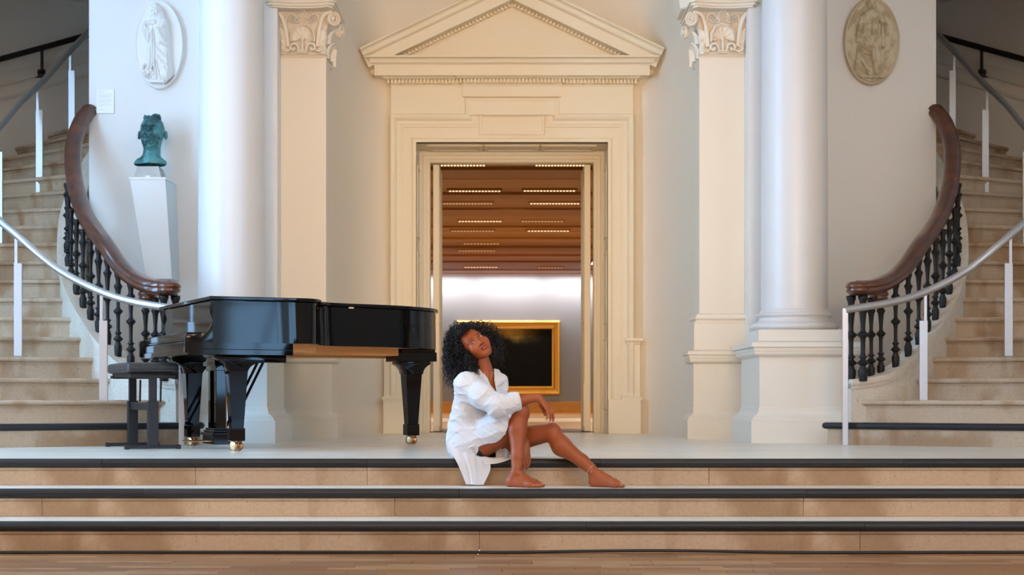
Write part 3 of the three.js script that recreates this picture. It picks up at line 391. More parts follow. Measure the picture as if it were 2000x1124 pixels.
// ================================================================ the gallery seen through the doorway
{
  const G0 = -7.0, G1 = -25, GC = 2.81, gw = 2.2;
  const greyWall = S({ color: rgb(0.245, 0.265, 0.30), roughness: 0.85, bumpMap: plasterBump, bumpScale: 0.0006 });
  const floorM = S({ map: woodMap([178, 134, 84], [214, 172, 118], 71, 10), roughness: 0.35 });
  struct('floor_gallery', [box(-gw, gw, -0.16, 0.0, -8.2, G1)], floorM);
  struct('floor_gallery_far', [box(-gw, gw, -0.02, 0.004, -17.2, G1)], S({ map: woodMap([172, 116, 38], [206, 148, 60], 77, 8), roughness: 0.4 }));
  struct('wall_gallery_back', [box(-gw, gw, -0.1, GC + 0.2, G1, G1 - 0.2)], greyWall);
  struct('wall_gallery_left', [box(-gw, -gw - 0.2, -0.1, GC + 0.4, -7.0, G1)], greyWall);
  struct('wall_gallery_right', [box(gw, gw + 0.2, -0.1, GC + 0.4, -7.0, G1)], greyWall);
  struct('wall_gallery_front', [box(-gw, -1.0, -0.1, GC + 0.4, -7.0, -7.1), box(gw, 1.0, -0.1, GC + 0.4, -7.0, -7.1), box(-1.0, 1.0, 2.84, GC + .4, -7.0, -7.1)], greyWall);
  struct('threshold', [rbox(-0.83, 0.83, -0.02, 0.006, -7.05, -8.6, 0.004)], S({ color: rgb(0.10, 0.045, 0.03), roughness: 0.4 }));
  struct('baseboard_gallery', [rbox(-gw, gw, 0.0, 0.24, G1 + 0.03, G1, 0.006)], S({ map: woodMap([172, 116, 38], [204, 148, 60], 73, 8), roughness: 0.4 }));
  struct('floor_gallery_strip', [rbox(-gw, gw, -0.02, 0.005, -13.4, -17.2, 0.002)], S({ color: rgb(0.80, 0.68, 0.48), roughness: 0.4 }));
  // ceiling of wooden boards across the room, shadow gap before the far wall
  const c = structGroup('ceiling_gallery', [0, GC, 0]), r = RNG(19), mats = [[[158, 100, 30], [186, 124, 44]], [[168, 108, 36], [194, 132, 50]], [[146, 90, 26], [174, 114, 38]], [[176, 116, 42], [200, 140, 58]]].map(([a, b], i) => S({ map: woodMap(a, b, 80 + i, 12), roughness: 0.5 }));
  for (let z = -7.1, k = 0; z > G1 + 0.5; k++) { const w = 0.40 + r() * 0.5, z1 = Math.max(G1 + 0.42, z - w); part(c, 'board', boxUV(rbox(-gw, gw, (k % 3 === 1 ? 0.03 : 0) + r() * 0.012, 0.09, z - 0.004, z1 + 0.004, 0.004, 1)), mats[Math.floor(r() * 4)]); z = z1; }
  part(c, 'backing', boxUV(box(-gw - .2, gw + .2, 0.1, 0.25, G0, G1 - .2)), S({ color: rgb(0.05, 0.03, 0.02), roughness: 0.9 }));
  // lit perforated strips in the ceiling
  const led = S({ color: rgb(1, 0.9, 0.7), emissive: rgb(1, 0.78, 0.46), emissiveIntensity: 1.3 }), ledDim = S({ color: rgb(1, 0.9, 0.7), emissive: rgb(1, 0.66, 0.34), emissiveIntensity: 0.35 });
  const strips = [[860, 948, 321, 1], [1045, 1142, 321, .6], [876, 978, 371.5, .6], [1022, 1124, 371, .8], [865, 962, 396, .4], [1035, 1132, 396, .7], [895, 980, 431, .6], [1018, 1100, 431, .2], [881, 965, 450, .4], [1030, 1112, 450, .7], [905, 975, 475, .3], [895, 968, 489, .5], [906, 972, 521, 1], [1050, 1100, 522, .25]];
  strips.forEach(([a, b, y, k], i) => {
    const d = (GC - CY) * FOC / (PY - y), x0 = X(a, d), x1 = X(b, d), n = Math.max(8, Math.round((b - a) / 6.2));
    const lx = ['left', 'right'][x0 + x1 > 0 ? 1 : 0];
    const t = thing('perforated_strip_light', ['nearest', 'nearest', 'second', 'second', 'third', 'third', 'fourth', 'fourth', 'fifth', 'fifth', 'sixth', 'seventh', 'farthest', 'farthest'][i] + ' dotted strip light on the ' + lx + ' side of the wooden gallery ceiling', 'ceiling light', [(x0 + x1) / 2, GC, Z(d)], 0, 'dotted strip lights in the gallery ceiling');
    part(t, 'strip', boxUV(box(-(x1 - x0) / 2 - .02, (x1 - x0) / 2 + .02, -0.012, 0.03, -0.05, 0.05)), mats[0]);
    const dots = []; for (let q = 0; q < n; q++) dots.push(box(-(x1 - x0) / 2 + (q + .2) * (x1 - x0) / n, -(x1 - x0) / 2 + (q + .8) * (x1 - x0) / n, -0.018, -0.011, -0.028, 0.028));
    part(t, 'light_dots', dots, k > .5 ? led : ledDim);
  });
  // wall washer over the far wall and soft panel lamps of the gallery
  for (const [x, i] of [[-1.45, 0], [0, 1], [1.45, 2]]) {
    const t = thing('wall_washer', ['left', 'middle', 'right'][i] + ' slim wall washer hidden in the ceiling gap above the grey gallery wall', 'lamp', [x, GC + 0.05, G1 + 0.30], 0);
    part(t, 'housing', boxUV(box(-.7, .7, 0.02, 0.05, -0.09, 0.09)), M.blackMetal);
    part(t, 'lens', box(-.65, .65, 0.005, 0.02, -0.06, 0.06), S({ color: rgb(1, .95, .9), emissive: rgb(1, .92, .86), emissiveIntensity: 3 }));
    const l = new THREE.RectAreaLight(rgb(1, 0.90, 0.85), GALLERY.washer, 1.3, 0.12); l.name = 'wall_washer_glow'; l.position.set(0, 0, 0); l.rotation.x = -Math.PI / 2; t.add(l);
  }
  for (const [x, z] of [[-1.8, -10], [1.8, -10], [-1.8, -15.5], [1.8, -15.5], [-1.8, -20.5], [1.8, -20.5]]) {
    const t = thing('gallery_lamp', (x < 0 ? 'left ' : 'right ') + (z > -12 ? 'near' : z > -18 ? 'middle' : 'far') + ' square panel lamp in the gallery ceiling, out of sight of the doorway', 'lamp', [x, GC - 0.02, z], 0, 'panel lamps of the gallery');
    part(t, 'lamp_frame', boxUV(box(-.33, .33, 0.0, 0.03, -.65, .65)), M.blackMetal);
    part(t, 'diffuser', box(-.3, .3, -0.008, 0.0, -.6, .6), S({ color: rgb(1, .9, .8), emissive: rgb(1, .78, .52), emissiveIntensity: 3 }));
    const l = new THREE.RectAreaLight(rgb(1, 0.78, 0.52), GALLERY.panel, 0.6, 1.2); l.name = 'gallery_lamp_glow'; l.position.set(0, -.012, 0); l.rotation.x = -Math.PI / 2; t.add(l);
  }
  // dark landscape in a gilt frame
  const d = 34.93, x0 = X(893, d), x1 = X(1094, d), y0 = Y(771, d), y1 = Y(627, d), cx = (x0 + x1) / 2, w = (x1 - x0) / 2, h = (y1 - y0) / 2;
  const p = thing('painting', 'large dark landscape painting in a wide gilt frame on the grey gallery wall', 'painting', [cx, (y0 + y1) / 2, G1]);
  const fr = [[-w, -h], [-w, h], [w, h], [w, -h]];
  part(p, 'frame', moulding(fr, [[0, 0.0], [0, 0.07], [-0.02, 0.085], ...arc(-0.03, 0.085, -0.06, 0.06, 0.3), ...arc(-0.06, 0.06, -0.13, 0.075, -0.25), [-0.14, 0.055], [-0.165, 0.05], [-0.165, 0.0]], (a, b, c) => [a, b, c], true), M.gilt);
  const canvasTex = tex(256, (u, v) => { const c = fbm(u * 5, v * 4, 91, 4), sky = smooth(0.72, 0.95, v + (c - .5) * 0.25); const tree = smooth(.45, .6, fbm(u * 9, v * 9, 95, 4)); let k = mixc([5, 5, 4], [14, 13, 8], tree * .6 * c); return mixc(k, [176, 146, 72], sky * smooth(.25, .85, 1 - Math.abs(u - .38) * 1.2) * (0.5 + .7 * c)); });
  canvasTex.wrapS = canvasTex.wrapT = THREE.ClampToEdgeWrapping;
  const cv = new THREE.PlaneGeometry(2 * w - .3, 2 * h - .3); const cb = plain(cv); cb.translate(0, 0, 0.03);
  part(p, 'canvas', cb, PH({ map: canvasTex, roughness: 0.6, specularIntensity: 0.25 }));
  part(p, 'backing_board', boxUV(box(-w + .1, w - .1, -h + .1, h - .1, 0.0, 0.028)), M.blackMetal);
}

// ================================================================ the two curved staircases (built on the right, mirrored to the left)
const RISE = 0.17, SC = [2.4, -4.3];
{
  const polar = (r, deg) => [SC[0] + r * Math.cos(deg * Math.PI / 180), SC[1] - r * Math.sin(deg * Math.PI / 180)];
  const D = (x, d) => [x, CZ - d];
  // nosing lines: inner end and outer end of every step, in plan
  const lines = [null, [D(2.38, 12.86), D(4.78, 11.45)], [D(2.64, 13.1), D(5.02, 11.78)], [D(3.08, 13.42), D(5.3, 12.15)], [D(3.24, 13.62), D(5.52, 12.5)], [D(3.40, 13.78), D(5.80, 13.0)], [D(3.56, 13.92), polar(3.84, -10)], [D(3.68, 14.1), polar(3.84, -5.2)]];
  for (let i = 8; i <= 24; i++) lines.push([polar(i < 10 ? 1.42 : 1.50, (i - 8) * 5.2), polar(3.84, (i - 8) * 5.2)]);
  const strings = [[2.60, 13.12, .50], [2.72, 13.14, .512], [2.88, 13.2, .548], [3.05, 13.32, .63], [3.24, 13.5, .79], [3.42, 13.72, .98], [3.57, 13.92, 1.16], [3.70, 14.12, 1.38], [3.775, 14.32, 1.57], [3.82, 14.5, 1.75], [3.845, 14.65, 1.92], [3.85, 14.85, 2.12], [3.83, 15.05, 2.32], [3.76, 15.35, 2.62], [3.62, 15.65, 2.95], [3.4, 15.9, 3.3]].map(([x, d, y]) => V(x, y, CZ - d));
  const rails = [[2.66, 13.06, 1.205], [2.78, 13.10, 1.215], [2.98, 13.28, 1.295], [3.12, 13.42, 1.40], [3.28, 13.6, 1.585], [3.42, 13.82, 1.72], [3.54, 14.0, 1.86], [3.70, 14.3, 2.14], [3.775, 14.5, 2.38], [3.80, 14.65, 2.58], [3.775, 14.82, 2.79], [3.73, 14.93, 2.90]].map(([x, d, y]) => V(x, y, CZ - d));
  const SCv = new THREE.CatmullRomCurve3(strings, false, 'centripetal'), RCv = new THREE.CatmullRomCurve3(rails, false, 'centripetal');
  const metal = [[2.50, 12.735, 1.02], [2.62, 12.775, 1.04], [2.9, 12.88, 1.09], [3.15, 12.98, 1.165], [3.5, 13.05, 1.34], [3.84, 13.1, 1.61], [4.15, 13.3, 1.86], [4.38, 13.7, 2.16], [4.48, 14.2, 2.45], [4.49, 14.8, 2.72], [4.43, 15.2, 3.0], [4.33, 15.6, 3.28], [4.21, 16.35, 3.78], [4.05, 17.0, 4.22], [3.7, 17.5, 4.65]].map(([x, d, y]) => V(x, y, CZ - d));
  const rr = RNG(17), stairMats = [1, .93, 1.06, .97].map((v) => { const m = M.stair.clone(); m.color.setRGB(v, v * .995, v * .985); return m; });
  function build(sign) {
    const mir = (g) => sign < 0 ? mirrorGeo(g) : plain(g), side = sign < 0 ? 'left' : 'right', add = (p, n, g, m, l) => part(p, n, [].concat(g).map(mir), m, l);
    // ---- stone steps, string wall
    const st = thing('staircase', sign < 0 ? 'curved worn stone staircase rising on the left behind the piano bench' : 'curved worn stone staircase rising on the right behind the thin metal handrail', 'staircase');
    for (let i = 1; i < lines.length - 1; i++) {
      const [a, b] = lines[i], [c, e] = lines[i + 1], dir = [b[0] - a[0], b[1] - a[1]], l = Math.hypot(...dir), n = [dir[1] / l, -dir[0] / l]; // n points into the flight
      const back = 0.03, p = [[a[0] + n[0] * back, a[1] + n[1] * back], [b[0] + n[0] * back, b[1] + n[1] * back]], q = [[e[0] + n[0] * 0.09, e[1] + n[1] * 0.09], [c[0] + n[0] * 0.09, c[1] + n[1] * 0.09]];
      const y1 = i * RISE, y0 = i > 11 ? y1 - 0.42 : (i < 2 ? 0 : Math.max(0, y1 - RISE - 0.02));
      const s = add(st, 'step', boxUV(prism([...p, ...q], y0, y1 - 0.002)), stairMats[i % 4]);
      const h = i === 1 ? 0.05 : 0.042, R = h / 2, sec = [[0.10, 0], [0.10, -h]]; sec.length = 0; sec.push([0.085, 0.0]); sec.push([0.085, -h]); for (let k = 0; k <= 8; k++) { const t = -Math.PI / 2 - k / 8 * Math.PI; sec.push([R + Math.cos(t) * R - 0.0, -R + Math.sin(t) * R]); }
      const A = V(a[0], y1, a[1]), B = V(b[0], y1, b[1]), pts = [A, B]; if (i < 3) { const u = B.clone().sub(A).normalize(), N = V(n[0], 0, n[1]); pts[0].addScaledVector(u, -.0); for (let k = 1; k <= 5; k++) pts.unshift(A.clone().addScaledVector(u, -Math.sin(k / 5 * 1.5) * 0.05).addScaledVector(N, (1 - Math.cos(k / 5 * 1.5)) * 0.06)); }
      add(s, 'nosing', [boxUV(sweep(pts, sec.map(([u, v]) => [-u, v]))), ...(i === 1 ? [] : [boxUV(sweep([A, B], [[-0.02, -h], [-0.05, -h], [-0.05, -h - .02], [-0.026, -h - .018]]))])], i === 1 ? M.nosing : stairMats[i % 4]);
    }
    // string wall carrying the balusters
    const N = 70, sp = SCv.getPoints(N), wall = (o0, o1, top, bot) => { const pos = []; const ring = sp.map((p, i) => { const t = sp[Math.min(N, i + 1)].clone().sub(sp[Math.max(0, i - 1)]).setY(0).normalize(), n = V(-t.z, 0, t.x); return [p.clone().addScaledVector(n, o0).setY(p.y + top), p.clone().addScaledVector(n, o1).setY(p.y + top), p.clone().addScaledVector(n, o1).setY(bot === null ? 0 : p.y + bot), p.clone().addScaledVector(n, o0).setY(bot === null ? 0 : p.y + bot)]; });
      const put = (...v) => v.forEach((p) => pos.push(p.x, p.y, p.z)); for (let i = 0; i < N; i++) for (let k = 0; k < 4; k++) { const a = ring[i][k], b = ring[i][(k + 1) % 4], c = ring[i + 1][(k + 1) % 4], d = ring[i + 1][k]; put(a, c, b, a, d, c); } for (const r of [ring[0], ring[N]]) put(r[0], r[1], r[2], r[0], r[2], r[3]); const g = new THREE.BufferGeometry(); g.setAttribute('position', new THREE.Float32BufferAttribute(pos, 3)); g.computeVertexNormals(); return boxUV(toCreasedNormals(g, .5)); };
    add(st, 'string_wall', wall(-0.075, 0.06, -0.03, null), M.string);
    add(st, 'string_coping', [wall(-0.09, 0.085, 0, -0.045), wall(-0.08, 0.072, -0.045, -0.075)], M.string);
    // ---- balustrade
    const bal = thing('balustrade', sign < 0 ? 'mahogany handrail on black turned balusters curving up below the bronze head' : 'mahogany handrail on black turned balusters curving up below the right medallion', 'balustrade');
    const sec = [[0.0, 0.052], [0.025, 0.050], [0.046, 0.040], [0.058, 0.022], [0.060, 0.008], [0.050, -0.002], [0.056, -0.014], [0.054, -0.028], [0.040, -0.036], [0.030, -0.05], [-0.030, -0.05], [-0.040, -0.036], [-0.054, -0.028], [-0.056, -0.014], [-0.050, -0.002], [-0.060, 0.008], [-0.058, 0.022], [-0.046, 0.040], [-0.025, 0.050]].map(([a, b]) => [a * 1.2, b * 1.15]);
    const vol = (x, d, y, r) => { const g = lathe([[0, 0.054], [r - .035, 0.052], [r - .014, 0.042], [r - .002, 0.022], [r, 0.008], [r - .012, -0.002], [r - .006, -0.014], [r - .008, -0.03], [r - .024, -0.038], [r - .034, -0.056], [0, -0.056]], 36); g.translate(x, y, CZ - d); return g; };
    add(bal, 'handrail', [boxUV(sweep(RCv.getPoints(90), sec)), boxUV(vol(2.665, 13.06, 1.203, 0.098)), boxUV(vol(2.86, 13.24, 1.155, 0.080))], M.mahogany);
    const turned = (h, thick = 1) => { const f = [[.0, 0], [.024, 0], [.027, .012], [.027, .05], [.030, .075], [.030, .13], [.022, .145], [.024, .155], [.017, .17], [.020, .185], [.036, .205], [.038, .215], [.026, .235], [.016, .25], [.019, .27], [.030, .285], [.016, .30], [.014, .33], [.0145, .45], [.017, .50], [.032, .525], [.038, .54], [.034, .555], [.018, .575], [.014, .60], [.015, .66], [.021, .77], [.024, .80], [.033, .83], [.034, .845], [.022, .865], [.018, .89], [.022, .93], [.030, .965], [.030, 1], [0, 1]]; return lathe(f.map(([r, y]) => [r * thick, y * h]), 14); };
    const put = (x, z, y0, y1, th = 1) => { const b = add(bal, 'baluster', turned(y1 - y0, th).translate(x, y0, z), M.iron); return b; };
    put(2.625, CZ - 13.13, 0.485, 1.15, 1.25); put(2.70, CZ - 13.05, 0.485, 1.15, 1.25); put(2.80, CZ - 13.22, 0.51, 1.14); put(2.885, CZ - 13.26, 0.53, 1.14);
    const L = SCv.getLength(); for (let k = 0; k < 10; k++) { const u = (0.46 + k * 0.185) / L; if (u > .9) break; const p = SCv.getPointAt(u); let best = null, bd = 9; for (let q = 0; q <= 200; q++) { const r = RCv.getPoint(q / 200), dd = Math.hypot(r.x - p.x, r.z - p.z); if (dd < bd) { bd = dd; best = r; } } if (bd < 0.2) put(p.x, p.z, p.y - 0.01, best.y - 0.04); }
    // ---- slim metal handrail in the middle of the flight
    const mr = thing('metal_handrail', sign < 0 ? 'slim grey metal handrail climbing the left staircase in a wide curve' : 'slim grey metal handrail climbing the right staircase in a wide curve', 'handrail');
    const mc = new THREE.CatmullRomCurve3(metal, false, 'centripetal'), all = mc.getPoints(150);
    const rsec = circle(0.029, 12);
    add(mr, 'rail', sweep(all, rsec), M.steel);
    
    const post = (x, d, y0, y1, wide, mat) => { const z = CZ - d; if (!wide) return add(mr, 'post', boxUV(rbox(x - .021, x + .021, y0, y1 + .012, z - .012, z + .012, .003)), mat); const p = add(mr, 'post', boxUV(rbox(x - .032, x + .030, y0, y1 - .20, z - .010, z + .010, .002)), mat); add(p, 'stem', boxUV(rbox(x + .006, x + .030, y1 - .27, y1, z - .02, z - .006, .002)), mat); };
    post(2.50, 12.735, 0, 1.02, false, M.steel); post(3.15, 12.98, 0.165, 1.15, true, M.steel); post(3.84, 13.1, 0.68, 1.60, true, M.steel); post(4.50, 14.8, 1.70, 2.71, true, M.steel); post(4.345, 15.52, 2.21, 3.2, true, M.steel); post(4.235, 16.25, 2.88, 3.7, true, M.steel);
    // ---- wall rail at the back and the sloping moulding under it
    const helix = (r, y40, a0, a1, n = 30) => Array.from({ length: n + 1 }, (_, i) => { const a = lerp(a0, a1, i / n), p = polar(r, a); return V(p[0], y40 + (a - 44.5) * 0.0255, p[1]); });
    const wr = thing('wall_handrail', sign < 0 ? 'dark handrail on brackets along the back wall of the left stairwell' : 'dark handrail on brackets along the back wall of the right stairwell', 'handrail');
    add(wr, 'rail', sweep(helix(3.74, 3.76, 20, 85), circle(0.03, 10)), M.blackMetal);
    for (const a of [31, 50.5, 70]) { const p = helix(3.74, 3.76, a, a + 1, 1)[0], q = helix(3.83, 3.76, a, a + 1, 1)[0]; add(wr, 'bracket', [cylBetween(p, V(p.x, p.y - .24, p.z), .016), cylBetween(V(p.x, p.y - .24, p.z), V(q.x, q.y - .24, q.z), .02), boxUV(box(-.07, .05, -.04, .04, -.02, .02)).rotateY(0).translate(q.x, q.y - .25, q.z)], M.blackMetal); }
    const trimM = S({ color: rgb(0.66, 0.62, 0.56), roughness: 0.7 });
    const tr = add(scene, 'trim', [boxUV(sweep(helix(3.835, 3.55, 0, 100, 50), [[-.02, -.06], [.02, -.06], [.045, -.02], [.045, .03], [.02, .06], [-.02, .06]])), boxUV(sweep(helix(3.84, 3.36, 0, 100, 50), [[-.02, -.015], [.02, -.015], [.02, .015], [-.02, .015]])), boxUV(sweep(helix(3.83, 2.62, -20, 100, 50), [[-.02, -.16], [.02, -.16], [.02, .05], [.01, .06], [-.02, .06]]))], trimM); tr.userData.kind = 'structure';
  }
  build(1); build(-1);
}

// ================================================================ reliefs, bust, wall label
{
  const pil = (x, y, x0, y0, x1, y1, r0, r1, h) => { const bx = x1 - x0, by = y1 - y0, t = clamp(((x - x0) * bx + (y - y0) * by) / (bx * bx + by * by), 0, 1), r = r0 + (r1 - r0) * t, d = Math.hypot(x - x0 - bx * t, y - y0 - by * t) / r; return d < 1 ? h * Math.pow(1 - d * d, 0.42) : 0; };
  const fold = (x, y, ax, ay, bx, by, w, h, bow = 0) => { const dx = bx - ax, dy = by - ay, L = Math.hypot(dx, dy), t = ((x - ax) * dx + (y - ay) * dy) / (L * L); if (t < 0 || t > 1) return 0; const off = ((x - ax) * dy - (y - ay) * dx) / L - Math.sin(t * Math.PI) * bow, q = Math.abs(off) / w; return q < 1 ? h * (1 - q * q) * Math.min(1, Math.sin(t * Math.PI) * 2.4) : 0; };
  // coordinates: hundredths of the picture crop, x right, y down, centred on the oval (half size 322 x 520)
  function robed(x, y) {
    let h = 0; const up = (v) => { h = Math.max(h, v) + Math.min(h, v) * 0.25; };
    up(pil(x, y, -40, -415, -28, -370, 74, 66, 92)); up(pil(x, y, 22, -405, 50, -330, 46, 40, 70)); up(pil(x, y, -10, -300, 0, -100, 105, 128, 84)); up(pil(x, y, -140, -190, -120, -120, 80, 76, 70)); up(pil(x, y, 30, -100, 52, 330, 122, 140, 86)); up(pil(x, y, -95, -60, -70, 330, 60, 84, 44));
    up(pil(x, y, -165, -240, -40, -250, 34, 30, 88)); up(pil(x, y, 100, -230, 20, -180, 40, 34, 86)); up(pil(x, y, 92, -260, 110, -60, 46, 50, 70)); up(pil(x, y, -150, 330, -120, 300, 52, 60, 42)); up(pil(x, y, 130, 320, 150, 360, 46, 60, 40)); up(pil(x, y, -60, 395, -40, 410, 60, 40, 66)); up(pil(x, y, 90, 385, 120, 405, 60, 40, 66));
    const m = smooth(6, 40, h) * (y > -330 ? 1 : 0);
    const F = [[-60, -220, -80, 380, 12, 20], [-36, -180, -40, 400, 10, 18], [0, -190, 80, -40, 14, 22], [20, -190, 130, 10, 12, 20, 10], [-150, -230, -170, -60, 10, 18], [-130, -200, -120, -60, 12, 16], [-60, -160, -150, 0, 12, 18], [20, -20, 150, 40, 14, 16, -10], [-10, 40, 140, 160, 14, 18, -18], [0, 140, 150, 250, 14, 18, -24], [-20, 200, 40, 400, 12, 18], [-45, 160, -5, 410, 10, 20], [120, 80, 140, 360, 12, 16], [80, 260, 150, 380, 12, 16], [-100, 0, -120, 300, 10, 16]];
    if (m > 0) for (const [a, b, c, d, w, k, bow] of F) h += fold(x, y, a, b, c, d, w, k, bow || 0) * m;
    if (y < -330) h += (noise3(x / 16, y / 16, 3) - .5) * 26 * smooth(10, 40, h);
    if (x > -230 && x < -60 && y > 220 && y < 400) h += Math.max(0, noise3(x / 22, y / 30, 8) - .45) * 90;
    if (x > -185 && x < 92 && y > 418 && y < 456) h = Math.max(h, 66);
    return h;
  }
  function nude(x, y) {
    let h = 0; const up = (v) => { h = Math.max(h, v) + Math.min(h, v) * 0.25; };
    up(pil(x, y, -8, -445, -4, -415, 58, 50, 70)); up(pil(x, y, -6, -360, -4, -330, 36, 40, 56)); up(pil(x, y, -70, -290, 60, -300, 56, 56, 60)); up(pil(x, y, -10, -280, -15, -60, 92, 84, 66)); up(pil(x, y, -105, -270, -150, -140, 40, 32, 54)); up(pil(x, y, -150, -140, -165, 0, 32, 26, 50)); up(pil(x, y, 90, -290, 140, -200, 40, 34, 56)); up(pil(x, y, 140, -200, 120, -60, 32, 30, 50));
    up(pil(x, y, -60, -20, -90, 230, 86, 70, 60)); up(pil(x, y, 40, -20, 60, 380, 76, 40, 62)); up(pil(x, y, -80, 200, -20, 390, 70, 40, 52)); up(pil(x, y, -120, 60, -150, 330, 46, 60, 36)); up(pil(x, y, 130, -190, 130, 60, 22, 26, 54)); up(pil(x, y, 85, -30, 85, 400, 12, 12, 44)); up(pil(x, y, -40, 400, 10, 405, 34, 20, 54)); up(pil(x, y, 70, 395, 120, 408, 34, 20, 54));
    const m = smooth(6, 40, h), F = [[-140, -40, 20, 120, 14, 20, -60], [-150, 20, 10, 170, 12, 20, -70], [-150, 80, 30, 230, 12, 18, -60], [-170, -20, -165, 280, 12, 16], [-120, 160, 0, 320, 12, 16, -20], [-140, 230, -30, 380, 12, 16], [110, -220, 105, 40, 8, 22], [140, -210, 150, 40, 8, 22], [30, 60, 40, 350, 10, 16], [-10, -280, -12, -60, 8, -14], [-90, -200, 60, -200, 8, -10]];
    if (m > 0 || true) for (const [a, b, c, d, w, k, bow] of F) h += fold(x, y, a, b, c, d, w, k, bow || 0) * (y > -330 ? Math.max(m, .25) : 0);
    if (y < -395) h += (noise3(x / 14, y / 14, 5) - .5) * 26 * m;
    if (x > -190 && x < 150 && y > 405 && y < 445) h = Math.max(h, 50);
    return h;
  }
  const medallion = (name, label, cx, cy, rx, ry, fig, k, mat) => {
    const t = thing(name, label, 'relief', [cx, cy, -4.9]);
    const rimP = []; for (let i = 0; i < 96; i++) { const a = i / 96 * 2 * Math.PI; rimP.push([Math.cos(a), Math.sin(a)]); }
    part(t, 'plate', [grid(96, 6, (u, v) => { const a = u * 2 * Math.PI, f = [[1.0, 0], [1.004, .02], [1.0, .040], [0.985, .052], [0.965, .054], [0.94, .050], [0.90, .048]][Math.round(v * 6)]; return V(Math.cos(a) * rx * f[0], Math.sin(a) * ry * f[0], f[1]); }, true)], mat);
    part(t, 'figure_relief', grid(150, 230, (u, v) => { let a = u * 2 - 1, b = v * 2 - 1; const q = Math.sqrt(1 - b * b * 0.999) * 0.93; const x = a * q, y = b * 0.93; return V(x * rx, -y * ry, 0.0485 + fig(x * 322, y * 520) * k / 1000 + (noise3(x * 30, y * 40, 2) - .5) * 0.0012); }), mat);
    return t;
  };
  const patina = S({ map: tex(256, (u, v) => mixc([208, 197, 172], [176, 160, 128], smooth(.35, .75, fbm(u * 9, v * 12, 61, 5, 0)))), roughness: 0.7 });
  medallion('oval_relief', 'white oval plaster relief of a robed figure above the bronze head', X(311, 14.87), Y(88.5, 14.87), 0.212, 0.389, robed, 0.85, M.marble);
  medallion('oval_relief', 'aged oval relief of a half-draped standing figure high on the right wall', X(1702, 14.87), Y(81, 14.87), 0.245, 0.385, nude, 0.55, patina);
  // wall label
  const pl = thing('wall_label', 'small white printed label on the wall left of the bronze head', 'label', [X(205.5, 14.89), Y(198, 14.89), -4.9]);
  const c = document.createElement('canvas'); c.width = 256; c.height = 352; const g = c.getContext('2d'); g.fillStyle = '#f2f2ee'; g.fillRect(0, 0, 256, 352); g.fillStyle = '#b9bcbc'; const r = RNG(5); for (const [y, w] of [[26, 120], [40, 60], [66, 196], [80, 180], [94, 200], [108, 190], [122, 170], [148, 200], [162, 186], [176, 196], [190, 150], [216, 190], [230, 200], [244, 120], [300, 90]]) { let x = 26; while (x < 26 + w) { const k = 8 + r() * 22; g.fillRect(x, y, k, 4); x += k + 5; } }
  const ct = new THREE.CanvasTexture(c); ct.colorSpace = THREE.SRGBColorSpace;
  part(pl, 'panel', rbox(-.079, .079, -.108, .108, 0, .012, .003), S({ color: rgb(.78, .78, .76), roughness: .4 }));
  const face = plain(new THREE.PlaneGeometry(.150, .208)); face.translate(0, 0, .0128); part(pl, 'printed_sheet', face, S({ map: ct, roughness: .5 }));
  // tapered console with stone block and bronze head
  const ped = thing('wall_console', 'white tapered wall console carrying the bronze head', 'pedestal', [0, 0, 0]);
  const fr = (t, b) => { const [x0, x1, z0, z1, y1] = t, [a0, a1, c0, c1, y0] = b, P = [[x0, y1, z0], [x1, y1, z0], [x1, y1, z1], [x0, y1, z1], [a0, y0, c0], [a1, y0, c0], [a1, y0, c1], [a0, y0, c1]]; const q = [[0, 1, 2, 3], [7, 6, 5, 4], [0, 4, 5, 1], [1, 5, 6, 2], [2, 6, 7, 3], [3, 7, 4, 0]], pos = []; for (const [a, b2, c2, d] of q) for (const i of [a, c2, b2, a, d, c2]) pos.push(...P[i]); let g2 = new THREE.BufferGeometry(); g2.setAttribute('position', new THREE.Float32BufferAttribute(pos, 3)); g2 = flipWinding(g2); g2.computeVertexNormals(); return boxUV(g2); };
  part(ped, 'body', fr([-3.262, -2.962, -4.40, -4.9, 2.222], [-3.155, -2.935, -4.55, -4.9, 1.38]), M.white);
  part(ped, 'top_plate', boxUV(rbox(-3.270, -2.955, 2.218, 2.236, -4.395, -4.9, .003)), M.white);
  part(ped, 'small_tag', boxUV(rbox(-3.135, -3.095, 2.236, 2.255, -4.44, -4.42, .002)), M.white);
  const blk = fr([-3.225, -3.045, -4.52, -4.72, 2.345], [-3.255, -3.01, -4.48, -4.76, 2.236]);
  tag(part(scene, 'stone_block', blk, S({ map: stoneMap([196, 194, 190], [170, 166, 160], 66, .8), roughness: .7 })), 'pale trapezoid stone block under the bronze head on the wall console', 'block');
  const b = (x, y, z) => { // metres, origin at the chin level of the head's axis, z to the front
    let d = ellipsoid(x, y - 0.135, z + 0.012, 0.098, 0.118, 0.122);
    d = smin(d, ellipsoid(x, y - 0.055, z - 0.025, 0.080, 0.095, 0.088), 0.05);           // face and jaw
    d = smin(d, ellipsoid(x, y + 0.005, z - 0.062, 0.052, 0.052, 0.045), 0.04);           // beard
    d = smin(d, capsule(x, y, z, V(0, 0.02, -0.03), V(0, -0.13, -0.015), 0.068, 0.074), 0.03);
    d = smin(d, capsule(x, y, z, V(-0.085, -0.155, 0), V(0.085, -0.155, 0), 0.032, 0.032), 0.07);
    d = smin(d, capsule(x, y, z, V(-0.118, -0.162, 0.005), V(0.118, -0.162, 0.005), 0.010, 0.010), 0.05);
